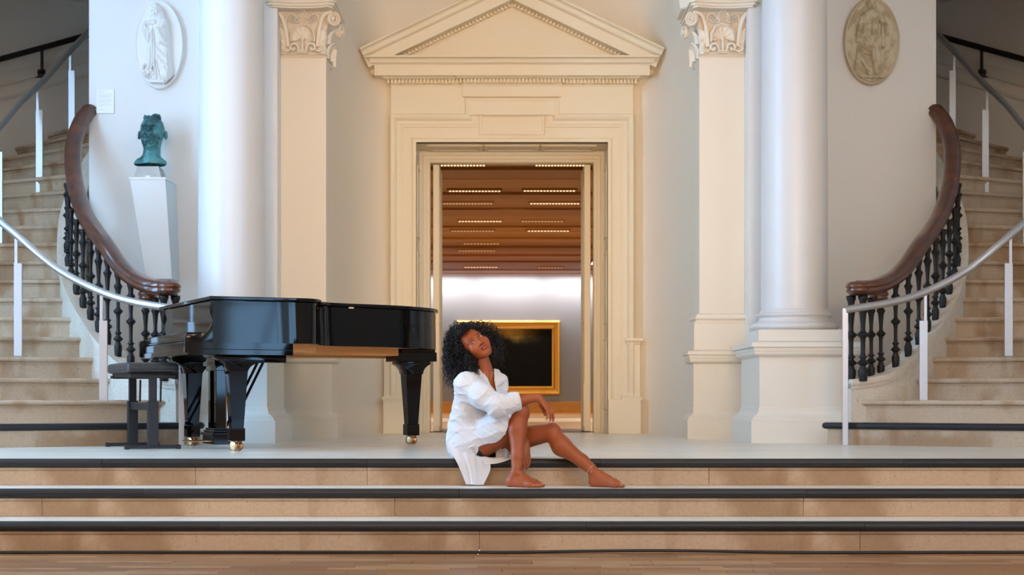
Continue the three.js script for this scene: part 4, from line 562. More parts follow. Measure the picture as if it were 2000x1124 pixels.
    d = smin(d, capsule(x, y, z, V(0, 0.140, 0.102), V(0, 0.090, 0.128), 0.0125, 0.0150), 0.016); d = smin(d, capsule(x, y, z, V(-0.014, 0.082, 0.116), V(0.014, 0.082, 0.116), 0.011, 0.011), 0.012); // nose
    for (const s of [-1, 1]) { d = smin(d, capsule(x, y, z, V(s * 0.014, 0.140, 0.108), V(s * 0.064, 0.138, 0.086), 0.015, 0.012), 0.012); d = smax(d, -ellipsoid(x - s * 0.038, y - 0.112, z - 0.112, 0.025, 0.017, 0.030), 0.012); d = smin(d, ellipsoid(x - s * 0.037, y - 0.111, z - 0.084, 0.016, 0.010, 0.012), 0.005); d = smin(d, ellipsoid(x - s * 0.052, y - 0.078, z - 0.088, 0.022, 0.018, 0.018), 0.03); d = smin(d, ellipsoid(x - s * 0.112, y - 0.095, z + 0.02, 0.014, 0.038, 0.024), 0.012); d = smax(d, -ellipsoid(x - s * 0.124, y - 0.098, z + 0.008, 0.010, 0.020, 0.012), 0.008); }
    d = smin(d, capsule(x, y, z, V(-0.03, 0.06, 0.118), V(0.03, 0.06, 0.118), 0.010, 0.010), 0.012); d = smin(d, capsule(x, y, z, V(-0.022, 0.036, 0.114), V(0.022, 0.036, 0.114), 0.011, 0.011), 0.01);
    const beard = smooth(0.07, 0.02, y) * smooth(-0.06, -0.03, y) * smooth(0.0, 0.05, z), hair = smooth(0.19, 0.215, y + z * .25), tuft = Math.min(ellipsoid(x - .035, y - .236, z - .02, .034, .020, .06), ellipsoid(x + .035, y - .228, z - .015, .036, .018, .06)); d = smin(d, tuft, .012);
    return (d + (noise3(x * 75 + 9, y * 75, z * 75) - .5) * 0.022 * Math.max(beard, hair * .8) + (noise3(x * 45, y * 45, z * 45) - .5) * 0.004 + (noise3(x * 110, y * 110, z * 110) - .5) * 0.0032) * 0.8;
  };
  const bg = surfaceNets(b, [-0.16, -0.178, -0.17], [0.16, 0.29, 0.18], 0.0046, (x, y, z) => { const n = fbm(x * 14, y * 14, z * 14, 3), c2 = mixc([0.020, 0.085, 0.095], [0.075, 0.27, 0.28], smooth(.35, .7, n)); return c2; });
  bg.scale(1.04, 1.05, 1.04); bg.rotateX(-0.22); bg.rotateY(-0.02);
  const bt = tag(part(scene, 'bronze_head', bg, S({ vertexColors: true, roughness: 0.4, metalness: 0.1 })), 'green patinated bronze head of a bearded man on the wall console', 'bust');
  bt.position.set(-3.125, 2.542, -4.62);
}

// ================================================================ grand piano: x along its length (keyboard to tail), z = -w across (treble side at z = 0)
{
  const t = thing('grand_piano', 'glossy black grand piano with closed lid and brass casters on the landing', 'piano', [-2.172, 0, -1.165], 23.95 * Math.PI / 180);
  const bent = curvePts([[0.62, 0], [0.80, 0], [0.88, .028], [.955, .13], [1.02, .30], [1.11, .42], [1.28, .505], [1.5, .555], [1.75, .645], [1.95, .77], [2.1, .915], [2.2, 1.08], [2.248, 1.25], [2.215, 1.41], [2.10, 1.488], [1.9, 1.5], [1.6, 1.5]].map(([a, b]) => V(a, 0, b)), 110).map((p) => [p.x, Math.min(p.z, 1.5)]);
  const rimOutline = [[0.18, 0], ...bent, [0.18, 1.5]];
  const off = (pts, d) => pts.map((p, i) => { const a = pts[(i - 1 + pts.length) % pts.length], b = pts[(i + 1) % pts.length], dx = b[0] - a[0], dy = b[1] - a[1], l = Math.hypot(dx, dy) || 1; return [p[0] + dy / l * d, p[1] - dx / l * d]; });
  const prism2 = (pts, y0, y1, bev = 0, holes = []) => { const g = extrude(pts, y1 - y0 - 2 * bev, bev, holes, 3); g.rotateX(-Math.PI / 2); g.translate(0, y0 + bev, 0); return g; };
  const smoothSides = (g) => toCreasedNormals(g, 0.5);
  const inner = off(rimOutline, -0.052).map(([a, b]) => [clamp(a, .235, 3), clamp(b, .052, 1.448)]);
  part(t, 'rim', smoothSides(prism2(rimOutline, 0.728, 1.008, 0, [inner.slice().reverse()])), M.lacquer);
  part(t, 'key_bed', [rbox(0.012, 0.735, 0.645, 0.684, 0.004, -1.504, 0.004), rbox(0.020, 0.735, 0.682, 0.732, 0.0, -1.50, 0.003)], M.lacquer);
  const arm = new THREE.Shape(); arm.moveTo(0, 0.66); arm.lineTo(0, 0.756); arm.quadraticCurveTo(0, 0.778, 0.025, 0.779); arm.lineTo(0.10, 0.786); arm.bezierCurveTo(0.16, 0.792, 0.178, 0.83, 0.182, 0.865); arm.bezierCurveTo(0.186, 0.91, 0.158, 0.93, 0.166, 0.955); arm.bezierCurveTo(0.172, 0.975, 0.180, 0.975, 0.180, 1.008); arm.lineTo(0.40, 1.008); arm.lineTo(0.40, 0.66); arm.lineTo(0, 0.66);
  for (const z of [-0.0505, -1.4995]) { const g = extrude(arm, 0.046, 0.002, [], 2, 24); g.translate(0, 0, z + 0.002); part(t, 'arm', toCreasedNormals(g, .4), M.lacquer); }
  part(t, 'key_slip', [rbox(0.026, 0.06, 0.684, 0.738, -0.052, -1.448, 0.004), rbox(0.030, 0.06, 0.741, 0.752, -0.052, -1.448, 0.003)], M.lacquer);
  for (const z of [-0.052, -1.362]) part(t, 'key_block', rbox(0.034, 0.16, 0.73, 0.786, z, z - 0.086, 0.006), M.lacquer);
  part(t, 'fallboard', [rbox(0.040, 0.225, 0.782, 0.800, -0.140, -1.360, 0.006), rbox(0.036, 0.056, 0.752, 0.798, -0.140, -1.360, 0.005), rbox(0.222, 0.245, 0.785, 0.968, -0.052, -1.448, 0.003)], M.lacquer);
  part(t, 'front_rail', rbox(0.206, 0.25, 0.972, 1.010, -0.052, -1.448, 0.003), M.lacquer);
  const lidO = off(rimOutline, 0.014), cut = 0.60;
  const front = [[0.160, -0.014], [cut, -0.014], [cut, 1.514], [0.160, 1.514]];
  part(t, 'front_lid', prism2(front, 1.013, 1.037, 0.005), M.lacquer);
  const tail = lidO.filter(([a]) => a > cut + 0.01); part(t, 'lid', smoothSides(prism2([[cut + 0.003, -0.014], ...tail, [cut + 0.003, 1.514]], 1.013, 1.037, 0.005)), M.lacquer);
  for (let i = 0; i < 2; i++) part(t, 'hinge', (() => { const g = new THREE.CylinderGeometry(0.006, 0.006, 0.11, 10); g.rotateX(Math.PI / 2); g.translate(cut + .0015, 1.038, i ? -1.2 : -0.3); return plain(g); })(), M.brass);
  part(t, 'prop_catch', rbox(1.30, 1.34, 1.0, 1.013, -0.50, -0.52, .003), M.brass);
  const inner2 = off(rimOutline, -0.05).filter(([a]) => a > 0.735);
  part(t, 'soundboard', prism2([[0.735, 0.05], ...inner2, [0.735, 1.45]], 0.732, 0.745), M.spruce);
  const beam = (u0, w0, u1, w1, wd, y0) => { const a = V(u0, 0, -w0), b = V(u1, 0, -w1), l = a.distanceTo(b), g = rbox(0, l, y0, 0.74, -wd / 2, wd / 2, .006); g.rotateY(Math.atan2(w1 - w0, u1 - u0)); g.translate(u0, 0, -w0); return g; };
  for (const [a, b, c, d] of [[0.735, 1.40, 2.0, 1.40], [0.735, 1.02, 1.98, 1.12], [0.735, 0.66, 1.85, 1.0], [0.735, 0.30, 1.05, 0.55], [0.735, 0.14, .98, .34]]) part(t, 'brace', beam(a, b, c, d, .055, b > 1.3 ? 0.664 : 0.676), M.spruce);
  // legs
  const taper = (cx, cz, y0, y1, a0, a1) => { const g = new THREE.CylinderGeometry(a1 * Math.SQRT1_2, a0 * Math.SQRT1_2, y1 - y0, 4, 1); g.rotateY(Math.PI / 4); g.translate(cx, (y0 + y1) / 2, cz); const q = plain(g); q.computeVertexNormals(); return q; };
  const caster = (parent, u, z) => { const r = 0.033, q = []; for (const s of [-1, 1]) { const w = lathe([[0, 0], [.014, 0], [.018, .006], [r - .006, .008], [r, .012], [r, .022], [r - .004, .026], [.012, .027], [0, .027]], 24); w.rotateX(Math.PI / 2); if (s < 0) w.rotateY(Math.PI); w.translate(0, r, s * .011); q.push(w); } const k = new THREE.Group(); k.name = numbered('caster'); k.position.set(u, 0, z); k.rotation.y = -0.95; parent.add(k); q.forEach((w) => part(k, 'wheel', w, M.brass)); part(k, 'fork', [rbox(-.022, .022, .03, .066, -.008, .008, .003), cylBetween(V(0, r, -.040), V(0, r, .040), .007), rbox(-.03, .03, .060, .068, -.03, .03, .003)], M.brass); };
  const leg = (u, z, yTop, br) => {
    const k = new THREE.Group(); k.name = numbered('leg'); t.add(k);
    const q = [taper(u, z, 0.150, 0.545, 0.082, 0.128)];
    part(k, 'shaft', q, M.lacquer); part(k, 'foot_block', rbox(u - .050, u + .050, 0.068, 0.155, z - .050, z + .050, .005), M.lacquer);
    const flare = br ? extrude((() => { const s = new THREE.Shape(); s.moveTo(u - .064, .54); s.bezierCurveTo(u - .07, .59, u - .10, .612, u - .16, .632); s.lineTo(u - .16, .646); s.lineTo(u + .33, .646); s.lineTo(u + .33, .600); s.lineTo(u + .235, .600); s.bezierCurveTo(u + .12, .604, u + .08, .585, u + .064, .54); return s; })(), 0.124, .002, [], 2, 20).translate(0, 0, z - .062)
      : extrude((() => { const s = new THREE.Shape(); s.moveTo(u - .064, .54); s.bezierCurveTo(u - .068, .575, u - .09, .60, u - .125, .615); s.lineTo(u - .125, .635); s.lineTo(u + .125, .635); s.lineTo(u + .125, .615); s.bezierCurveTo(u + .09, .60, u + .068, .575, u + .064, .54); return s; })(), 0.16, .002, [], 2, 20).translate(0, 0, z - .08);
    part(k, 'bracket', br ? toCreasedNormals(flare, .4) : [toCreasedNormals(flare, .4), rbox(u - .165, u + .165, .634, .705, z - .12, z + .12, .004), rbox(u - .12, u + .16, .70, .735, z - .10, z + .10, .004)], M.lacquer);
    caster(t, u, z);
  };
  leg(0.375, -0.13, 0.645, true); leg(0.375, -1.395, 0.645, true); leg(2.01, -1.11, 0.70, false);
  // lyre with pedals
  const ly = new THREE.Group(); ly.name = numbered('pedal_lyre'); ly.position.set(0.40, 0, -0.75); t.add(ly);
  part(ly, 'top_block', [rbox(-.06, .06, .585, .646, -.17, .17, .004), rbox(-.045, .045, .55, .59, -.14, .14, .004)], M.lacquer);
  for (const z of [-0.085, 0.085]) part(ly, 'pillar', toCreasedNormals(extrude((() => { const s = new THREE.Shape(); s.moveTo(-.032, .13); s.lineTo(-.032, .56); s.lineTo(.032, .56); s.lineTo(.032, .13); s.lineTo(-.032, .13); return s; })(), .05, .004).translate(0, 0, z - .025), .3), M.lacquer);
  part(ly, 'box', [rbox(-.065, .065, .03, .095, -.16, .16, .004), rbox(-.078, .078, .092, .112, -.175, .175, .006), rbox(-.06, .06, .112, .13, -.155, .155, .006), rbox(-.05, .05, .128, .145, -.135, .135, .005)], M.lacquer);
  for (const z of [-.012, 0.0, .012]) part(ly, 'rod', cylBetween(V(.06, .10, z * 2), V(.06, .60, z * 2), .0045), M.brass);
  for (const z of [-0.085, 0, 0.085]) part(ly, 'pedal', [rbox(-.20, -.05, .048, .058, z - .012, z + .012, .004), (() => { const g = new THREE.SphereGeometry(.022, 14, 10); g.scale(1.5, .32, .9); g.translate(-.2, .054, z); return plain(g); })()], M.brass);
  for (const z of [-0.075, 0.075]) part(ly, 'stay', cylBetween(V(.05, .08, z), V(.34, .66, z), .010), M.lacquer);
}
{ // adjustable piano bench
  const t = thing('piano_bench', 'black adjustable piano bench with padded leather seat and two steel posts', 'bench', [-2.665, 0, -2.12], 23.95 * Math.PI / 180);
  const seat = grid(60, 40, (u, v) => { const th = u * 2 * Math.PI, ph = (v - .5) * Math.PI, e = (c, p) => Math.sign(c) * Math.pow(Math.abs(c), p), cx = e(Math.cos(th), .12) * e(Math.cos(ph), .14), cz = e(Math.sin(th), .12) * e(Math.cos(ph), .14), cy = e(Math.sin(ph), .4); return V(cx * .185, .568 + cy * .037 + (cy > 0 ? .008 * (1 - cx * cx) * (1 - cz * cz) : 0), cz * .375); }, true);
  part(t, 'seat', seat, M.leather);
  part(t, 'piping', [tube(Array.from({ length: 41 }, (_, i) => { const a = i / 40 * 2 * Math.PI, e = (c) => Math.sign(c) * Math.pow(Math.abs(c), .16); return V(e(Math.cos(a)) * .186, .560, e(Math.sin(a)) * .376); }), .0035, 160, 6)], M.leather);
  part(t, 'seat_frame', [rbox(-.15, .15, .505, .533, -.33, .33, .004), rbox(-.16, .16, .497, .52, .27, .36, .004), rbox(-.16, .16, .497, .52, -.36, -.27, .004)], M.blackMetal);
  for (const z of [-.365, .365]) {
    const zz = z * .95;
    part(t, 'post', rbox(-.036, .036, .02, .335, zz - .028, zz + .028, .004), M.blackMetal);
    part(t, 'inner_post', rbox(-.026, .026, .33, .50, zz - .020, zz + .020, .003), M.blackMetal);
    part(t, 'strut', cylBetween(V(.055, .33, zz), V(.058, .49, zz), .007), M.blackMetal);
    part(t, 'foot_bar', rbox(-.19, .19, .004, .028, zz - .026, zz + .026, .004), M.blackMetal);
    for (const x of [-.18, .18]) part(t, 'end_cap', rbox(x - .014, x + .014, 0, .030, zz - .028, zz + .028, .004), M.blackMetal);
  }
  part(t, 'crossbar', rbox(-.022, .022, .27, .325, -.34, .34, .004), M.blackMetal);
  part(t, 'bolt', rbox(.036, .044, .24, .262, .335, .355, .002), M.brass);
}

// ================================================================ the seated woman (joints in metres; her right side is towards the camera)
{
  const t = thing('person', 'woman with black curly hair in a white shirt, sitting barefoot on the landing edge', 'person', [0, 0, 0]);
  const skinM = PH({ vertexColors: true, roughness: 0.46, clearcoat: 0.12, clearcoatRoughness: 0.4, specularIntensity: 0.6 });
  const SK = [0.325, 0.080, 0.023], skin = (x, y, z) => { const n = fbm(x * 22, y * 22, z * 22, 3), k = 0.92 + 0.16 * n; return [SK[0] * k, SK[1] * k, SK[2] * k]; };
  // ---- joints
  const J = { hipR: V(-.262, .092, -.125), hipL: V(-.195, .098, -.215), kneeR: V(.030, .272, .065), kneeL: V(.214, .158, .005), ankR: V(.006, -.075, .165), ankL: V(.463, -.074, .150), shR: V(-.300, .452, .005), shL: V(-.100, .440, -.235), elR: V(-.104, .318, .135), wrR: V(.131, .365, .10), elL: V(0, .20, -.09), wrL: V(.061, .085, -.002), neck: V(-.176, .500, -.125), chest: V(-.205, .36, -.13), pelvis: V(-.255, .125, -.20) };
  const C = (x, y, z, a, b, ra, rb) => capsule(x, y, z, a, b, ra, rb);
  const mid = (a, b, k, dx = 0, dy = 0, dz = 0) => V(lerp(a.x, b.x, k) + dx, lerp(a.y, b.y, k) + dy, lerp(a.z, b.z, k) + dz);
  const thR1 = mid(J.hipR, J.kneeR, .15, 0, -.015), thR2 = mid(J.hipR, J.kneeR, .62, 0, -.012), caR1 = mid(J.kneeR, J.ankR, .28, -.012, 0, -.008), thL1 = mid(J.hipL, J.kneeL, .5, 0, -.012), caL1 = mid(J.kneeL, J.ankL, .30, -.016, -.012), kpR = mid(J.kneeR, J.kneeR, 0, .006, .014, .014), kpL = mid(J.kneeL, J.kneeL, 0, .012, .012, .006), shinR = mid(J.kneeR, J.ankR, .72), shinL = mid(J.kneeL, J.ankL, .72);
  const headC = V(-.241, .679, -.10), jawIn = V(-.212, .625, -.108);
  function legR(x, y, z) {
    let d = C(x, y, z, thR1, thR2, .098, .078); d = smin(d, C(x, y, z, thR2, J.kneeR, .076, .052), .04); d = smin(d, C(x, y, z, V(-.205, .082, -.075), V(-.09, .145, -.01), .076, .070), .04);
    let s = C(x, y, z, J.kneeR, caR1, .050, .052); s = smin(s, C(x, y, z, caR1, shinR, .052, .037), .03); s = smin(s, C(x, y, z, shinR, J.ankR, .037, .031), .02); d = smin(d, s, .018); return smin(d, ellipsoid(x - kpR.x, y - kpR.y, z - kpR.z, .042, .044, .042), .02);
  }
  function legL(x, y, z) {
    let d = C(x, y, z, J.hipL, thL1, .092, .074); d = smin(d, C(x, y, z, thL1, J.kneeL, .072, .050), .04);
    let s = C(x, y, z, J.kneeL, caL1, .050, .055); s = smin(s, C(x, y, z, caL1, shinL, .054, .037), .03); s = smin(s, C(x, y, z, shinL, J.ankL, .037, .031), .02); d = smin(d, s, .018); return smin(d, ellipsoid(x - kpL.x, y - kpL.y, z - kpL.z, .036, .036, .042), .02);
  }
  const foreR = mid(J.elR, J.wrR, .3), foreL = mid(J.elL, J.wrL, .3);
  function body(x, y, z) {
    let d = C(x, y, z, J.pelvis, J.chest, .105, .100); d = smin(d, C(x, y, z, J.shR, J.shL, .052, .052), .07); d = smin(d, C(x, y, z, V(-.20, .395, -.085), V(-.165, .38, -.13), .062, .062), .06); d = smin(d, C(x, y, z, J.neck, jawIn, .049, .046), .035); d = smin(d, C(x, y, z, J.hipR, J.hipL, .105, .105), .05);
    d = smin(d, C(x, y, z, V(-.205, .478, -.055), V(-.160, .470, -.10), .008, .008), .02); d = smin(d, C(x, y, z, V(-.115, .478, -.15), V(-.150, .470, -.10), .008, .008), .02);
    d = smin(d, legR(x, y, z), .04); d = Math.min(d, smin(C(x, y, z, J.hipL, J.pelvis, .09, .09), legL(x, y, z), .04));
    let a = C(x, y, z, J.shR, J.elR, .045, .037); a = smin(a, C(x, y, z, J.elR, foreR, .037, .038), .02); a = smin(a, C(x, y, z, foreR, J.wrR, .038, .0235), .02); d = smin(d, a, .012);
    let b = C(x, y, z, J.shL, J.elL, .044, .036); b = smin(b, C(x, y, z, J.elL, foreL, .036, .036), .02); b = smin(b, C(x, y, z, foreL, J.wrL, .036, .0225), .02); return Math.min(d, b);
  }
  const bodyG = surfaceNets((x, y, z) => Math.max(body(x, y, z), -(y + 0.0)  * (z > -.02 ? 0 : 1) - (z > -.02 ? 9 : 0)), [-.40, -.13, -.40], [.53, .66, .25], .0072, skin);
  // ---- feet
  function foot(ank, heel, toe, lateral, floorY) { // heel and toe on the floor, lateral: unit vector from big toe to little toe
    const f = toe.clone().sub(heel), L = f.length(); f.normalize(); const at = (u, v, h) => heel.clone().addScaledVector(f, u * L).addScaledVector(lateral, v).setY(floorY + h);
    const q = [[at(.10, 0, .030), at(.22, 0, .040), .030, .034], [ank, at(.18, 0, .036), .0308, .034], [ank, at(.48, -.008, .040), .0308, .029], [at(.20, .004, .026), at(.66, .006, .018), .030, .020], [at(.45, -.012, .036), at(.74, -.024, .020), .030, .021], [at(.40, .02, .022), at(.70, .030, .014), .022, .015], [at(.72, -.024, .019), at(.70, .028, .015), .020, .015]];
    const toes = [[-.028, .985, .0125, .74], [-.009, .975, .0095, .73], [.008, .945, .0088, .72], [.022, .905, .0083, .70], [.034, .855, .0085, .66]].map(([v, u, r, u0]) => [at(u0, v * .9, .016), at((u0 + u) / 2, v, r + .006), at(u - r / L, v * 1.02, r * .95), r]);
    return { f: (x, y, z) => { let d = 9; for (const [a, b, ra, rb] of q) d = smin(d, C(x, y, z, a, b, ra, rb), .03); let tt = 9; for (const [a, b, c, r] of toes) tt = Math.min(tt, smin(C(x, y, z, a, b, r * 1.1, r), C(x, y, z, b, c, r, r), .006)); d = smin(d, tt, .010); return smax(d, floorY + .0005 - y, .004); }, toes, at };
  }
  const TR = -.157, lat = (f) => V(-f.z, 0, f.x).normalize();
  const fR = foot(J.ankR, V(-.052, TR, .128), V(.160, TR, .238), V(-.46, 0, .89), TR), fL = foot(J.ankL, V(.438, TR, .125), V(.640, TR, .235), V(.447, 0, -.894), TR);
  const nailCol = [.42, .22, .15], footCol = (F) => (x, y, z) => { const b = skin(x, y, z); for (const [, , c, r] of F.toes) if (len3(x - c.x, (y - c.y - r * .9) * 1.2, z - c.z) < r * .85) return nailCol; return b; };
  const footBox = (F, a, h, tt) => surfaceNets(F.f, [Math.min(h.x, tt.x, a.x) - .06, TR - .008, Math.min(h.z, tt.z, a.z) - .06], [Math.max(h.x, tt.x, a.x) + .06, a.y + .015, Math.max(h.z, tt.z, a.z) + .06], .0036, footCol(F));
  const footR = footBox(fR, J.ankR, V(-.052, TR, .128), V(.160, TR, .238)), footL = footBox(fL, J.ankL, V(.438, TR, .125), V(.640, TR, .235));
  // ---- hands: every finger a chain of three bones from its knuckle, thumb from the side of the palm
  function hand(wr, fore, knuckles, chains, thumb) {
    const q = []; knuckles.forEach((k, i) => q.push([wr, k, .017, [.0105, .0108, .0102, .0092][i]]));
    const bones = chains.map((c, i) => { const r0 = [.0088, .0092, .0086, .0076][i]; const out = []; for (let j = 0; j < c.length - 1; j++) out.push([c[j], c[j + 1], r0 * (1 - j * .08), r0 * (1 - (j + 1) * .1)]); return out; });
    const nails = chains.map((c) => c[c.length - 1]);
    const f = (x, y, z) => { let d = C(x, y, z, fore, wr, .026, .0225); for (const [a, b, ra, rb] of q) d = smin(d, C(x, y, z, a, b, ra, rb), .014); let m = 9; for (const b of bones) { let e = 9; for (const [p, s, ra, rb] of b) e = smin(e, C(x, y, z, p, s, ra, rb), .004); m = Math.min(m, e); } d = smin(d, m, .007); let e = 9; for (let j = 0; j < thumb.length - 1; j++) e = smin(e, C(x, y, z, thumb[j], thumb[j + 1], [.016, .0115, .0095][j], [.0115, .0098, .0078][j]), .008); return smin(d, e, .010); };
    const all = [wr, fore, ...knuckles, ...chains.flat(), ...thumb], lo = ['x', 'y', 'z'].map((k) => Math.min(...all.map((p) => p[k])) - .02), hi = ['x', 'y', 'z'].map((k) => Math.max(...all.map((p) => p[k])) + .02);
    return surfaceNets(f, lo, hi, .0028, (x, y, z) => { for (const n of nails) if (len3(x - n.x, y - n.y, z - n.z) < .0095) return [.40, .19, .12]; const b = skin(x, y, z); return b.map((v, i) => v * [1.12, 1.2, 1.25][i]); });
  }
  const chain = (k, segs) => { const out = [k]; for (const [dx, dy, dz, l] of segs) { const n = Math.hypot(dx, dy, dz), p = out[out.length - 1]; out.push(V(p.x + dx / n * l, p.y + dy / n * l, p.z + dz / n * l)); } return out; };
  const kR = [V(.190, .312, .066), V(.195, .309, .087), V(.190, .304, .107), V(.180, .298, .124)];
  const handR = hand(J.wrR, mid(J.wrR, J.elR, .14), kR, [chain(kR[0], [[.45, -.85, -.10, .038], [.05, -1, -.05, .023], [-.3, -.95, 0, .018]]), chain(kR[1], [[.52, -.82, .02, .043], [.18, -.98, 0, .027], [-.08, -1, 0, .020]]), chain(kR[2], [[.42, -.88, .10, .039], [.02, -1, .05, .024], [-.2, -.97, 0, .018]]), chain(kR[3], [[.30, -.92, .22, .031], [-.1, -.98, .1, .019], [-.35, -.93, 0, .016]])], [V(.142, .352, .082), V(.154, .315, .060), V(.168, .283, .056), V(.176, .262, .060)]);
  const kL = [V(.054, .010, .034), V(.066, .006, .024), V(.076, .012, .010), V(.080, .022, -.004)];
  const handL = hand(J.wrL, mid(J.wrL, J.elL, .14), kL, [chain(kL[0], [[.02, -1, .10, .036], [.05, -1, .02, .023], [0, -1, -.05, .017]]), chain(kL[1], [[.16, -.96, .16, .036], [-.25, -.95, -.1, .022], [-.5, -.8, -.2, .016]]), chain(kL[2], [[.25, -.95, .10, .034], [-.4, -.88, -.1, .020], [-.6, -.7, -.2, .014]]), chain(kL[3], [[.22, -.95, .05, .028], [-.4, -.88, 0, .017], [-.6, -.7, -.1, .012]])], [V(.052, .075, .012), V(.036, .045, .030), V(.034, .018, .040), V(.038, -.002, .044)]);
  // ---- head in its own axes: x to her left, y up, z to the front
  const R4 = new THREE.Matrix4().makeRotationZ(40 * Math.PI / 180).multiply(new THREE.Matrix4().makeRotationY(20 * Math.PI / 180)).multiply(new THREE.Matrix4().makeRotationX(-12 * Math.PI / 180)); R4.setPosition(headC);
  const inv = R4.clone().invert(), toHead = (p) => p.clone().applyMatrix4(inv), toWorld = (x, y, z) => V(x, y, z).applyMatrix4(R4);
  const neckLocal = toHead(J.neck);
  function head(x, y, z) {
    const ax = Math.abs(x);
    let d = ellipsoid(x, y - .030, z + .015, .072, .080, .090); d = smin(d, ellipsoid(x, y + .028, z - .016, .058, .080, .070), .03);
    d = smin(d, C(ax, y, z, V(.047, -.050, .0), V(.012, -.099, .058), .019, .015), .030); d = smin(d, ellipsoid(x, y + .096, z - .064, .018, .014, .016), .022);
    d = smin(d, ellipsoid(ax - .040, y + .034, z - .052, .026, .026, .022), .03);
    d = smin(d, C(ax, y, z, V(.012, .019, .082), V(.046, .017, .064), .0075, .006), .012);
    d = smax(d, -ellipsoid(ax - .031, y + .001, z - .094, .0195, .0120, .016), .012);
    d = smin(d, ellipsoid(ax - .031, y + .0015, z - .0680, .0150, .0110, .0122), .004);
    d = smin(d, C(x, y, z, V(0, .006, .080), V(0, -.032, .0925), .0062, .0092), .012); d = smin(d, ellipsoid(x, y + .038, z - .0925, .0112, .0090, .0098), .008); d = smin(d, ellipsoid(ax - .0140, y + .041, z - .0850, .0085, .0072, .0100), .006); d = smax(d, -ellipsoid(ax - .0080, y + .0470, z - .0905, .0038, .0032, .0060), .003);
    d = smin(d, ellipsoid(ax - .0085, y + .0622, z - .0855, .0160, .0070, .0112), .006); d = smin(d, ellipsoid(x, y + .0750, z - .0835, .0180, .0080, .0122), .006);
    d = smax(d, -C(ax, y, z, V(0, -.0682, .0955), V(.021, -.0690, .086), .0017, .0014), .003);
    d = smin(d, ellipsoid(ax - .073, y + .012, z + .008, .0085, .030, .018), .008); d = smax(d, -ellipsoid(ax - .082, y + .012, z + .004, .006, .017, .009), .006);
    return d;
  }
  const headG = surfaceNets(head, [-.09, -.125, -.115], [.09, .12, .118], .0028, (x, y, z) => {
    const b = skin(x, y, z), ax = Math.abs(x); if (z > .05) {
      const up = Math.hypot((ax - .008) / .0165, (y + .0625) / .0068), lo = Math.hypot(x / .0185, (y + .0752) / .0085); if (lo < 1) return mixc([.29, .080, .056], b, smooth(.75, 1, lo)); if (up < 1) return mixc([.25, .065, .045], b, smooth(.75, 1, up));
      const brow = Math.hypot((ax - .030) / .019, (y - .0215 - (ax - .030) * .10 + Math.pow((ax - .032) / .02, 2) * .0045) / .0034); if (brow < 1) return mixc([.012, .007, .006], b, smooth(.6, 1, brow));
      const lash = Math.hypot((ax - .031) / .0185, (y - .0062) / .0034); if (lash < 1) return mixc([.03, .012, .009], b, smooth(.5, 1, lash));
      if (len3((ax - .0075) / 1, (y + .0478), z - .0895) < .0044) return [.03, .012, .008];
    } return b;
  });
  headG.applyMatrix4(R4);
  const bm = part(t, 'body', [bodyG, footR, footL, handR, handL, headG].map((g) => { g.deleteAttribute('uv'); return g; }), skinM);
  // ---- eyes
  for (const s of [-1, 1]) {
    const c = toWorld(s * .031, -.0008, .0676), gaze = V(CX - 1.6, CY + .2, CZ).sub(c).normalize(), gl = gaze.clone().transformDirection(inv);
    const g = new THREE.SphereGeometry(1, 40, 28), p = g.attributes.position, col = new Float32Array(p.count * 3); g.rotateX(Math.PI / 2);
    for (let i = 0; i < p.count; i++) { const n = V(p.getX(i), p.getY(i), p.getZ(i)).normalize(), a = Math.acos(clamp(n.dot(gl), -1, 1)); const k = a < .24 ? [.004, .003, .003] : a < .58 ? [.020, .009, .005] : [.46, .43, .41]; col.set(k, i * 3); p.setXYZ(i, n.x * .0148, n.y * .0070, n.z * .0144); }
    g.setAttribute('color', new THREE.BufferAttribute(col, 3)); g.computeVertexNormals(); g.translate(s * .031, -.0012, .0676); g.applyMatrix4(R4);
    part(t, 'eye', g, PH({ vertexColors: true, roughness: .12, clearcoat: 1, clearcoatRoughness: .03 }));
  }
  // ---- hair: a dark mass with curls growing out of it
  const hairM = PH({ color: rgb(.0075, .0075, .0095), roughness: .42, specularIntensity: .8, side: THREE.DoubleSide });
  const shoulderPush = (p) => { for (const [a, b, r] of [[J.shR, J.shL, .088], [J.shR, J.elR, .075], [J.chest, J.neck, .11]]) { const ab = b.clone().sub(a), tt = clamp(p.clone().sub(a).dot(ab) / ab.lengthSq(), 0, 1), q = a.clone().addScaledVector(ab, tt), d = p.distanceTo(q); if (d < r) p.add(p.clone().sub(q).normalize().multiplyScalar(r - d)); } };
  const mass = (x, y, z) => { let d = ellipsoid(x, y - .040, z + .035, .092, .088, .100); d = smin(d, ellipsoid(x + .060, y + .035, z + .060, .050, .09, .060), .04); d = smin(d, ellipsoid(x - .060, y + .035, z + .060, .050, .09, .060), .04); d = smax(d, -ellipsoid(x, y + .030, z - .105, .095, .100, .118), .012); return smax(d + (noise3(x * 60, y * 60, z * 60) - .5) * .030, z - .030, .02); };
  const massG = surfaceNets(mass, [-.18, -.16, -.18], [.18, .18, .12], .006); massG.applyMatrix4(R4);
  const r = RNG(78), curls = []; const Rr = (a, b) => a + (b - a) * r();
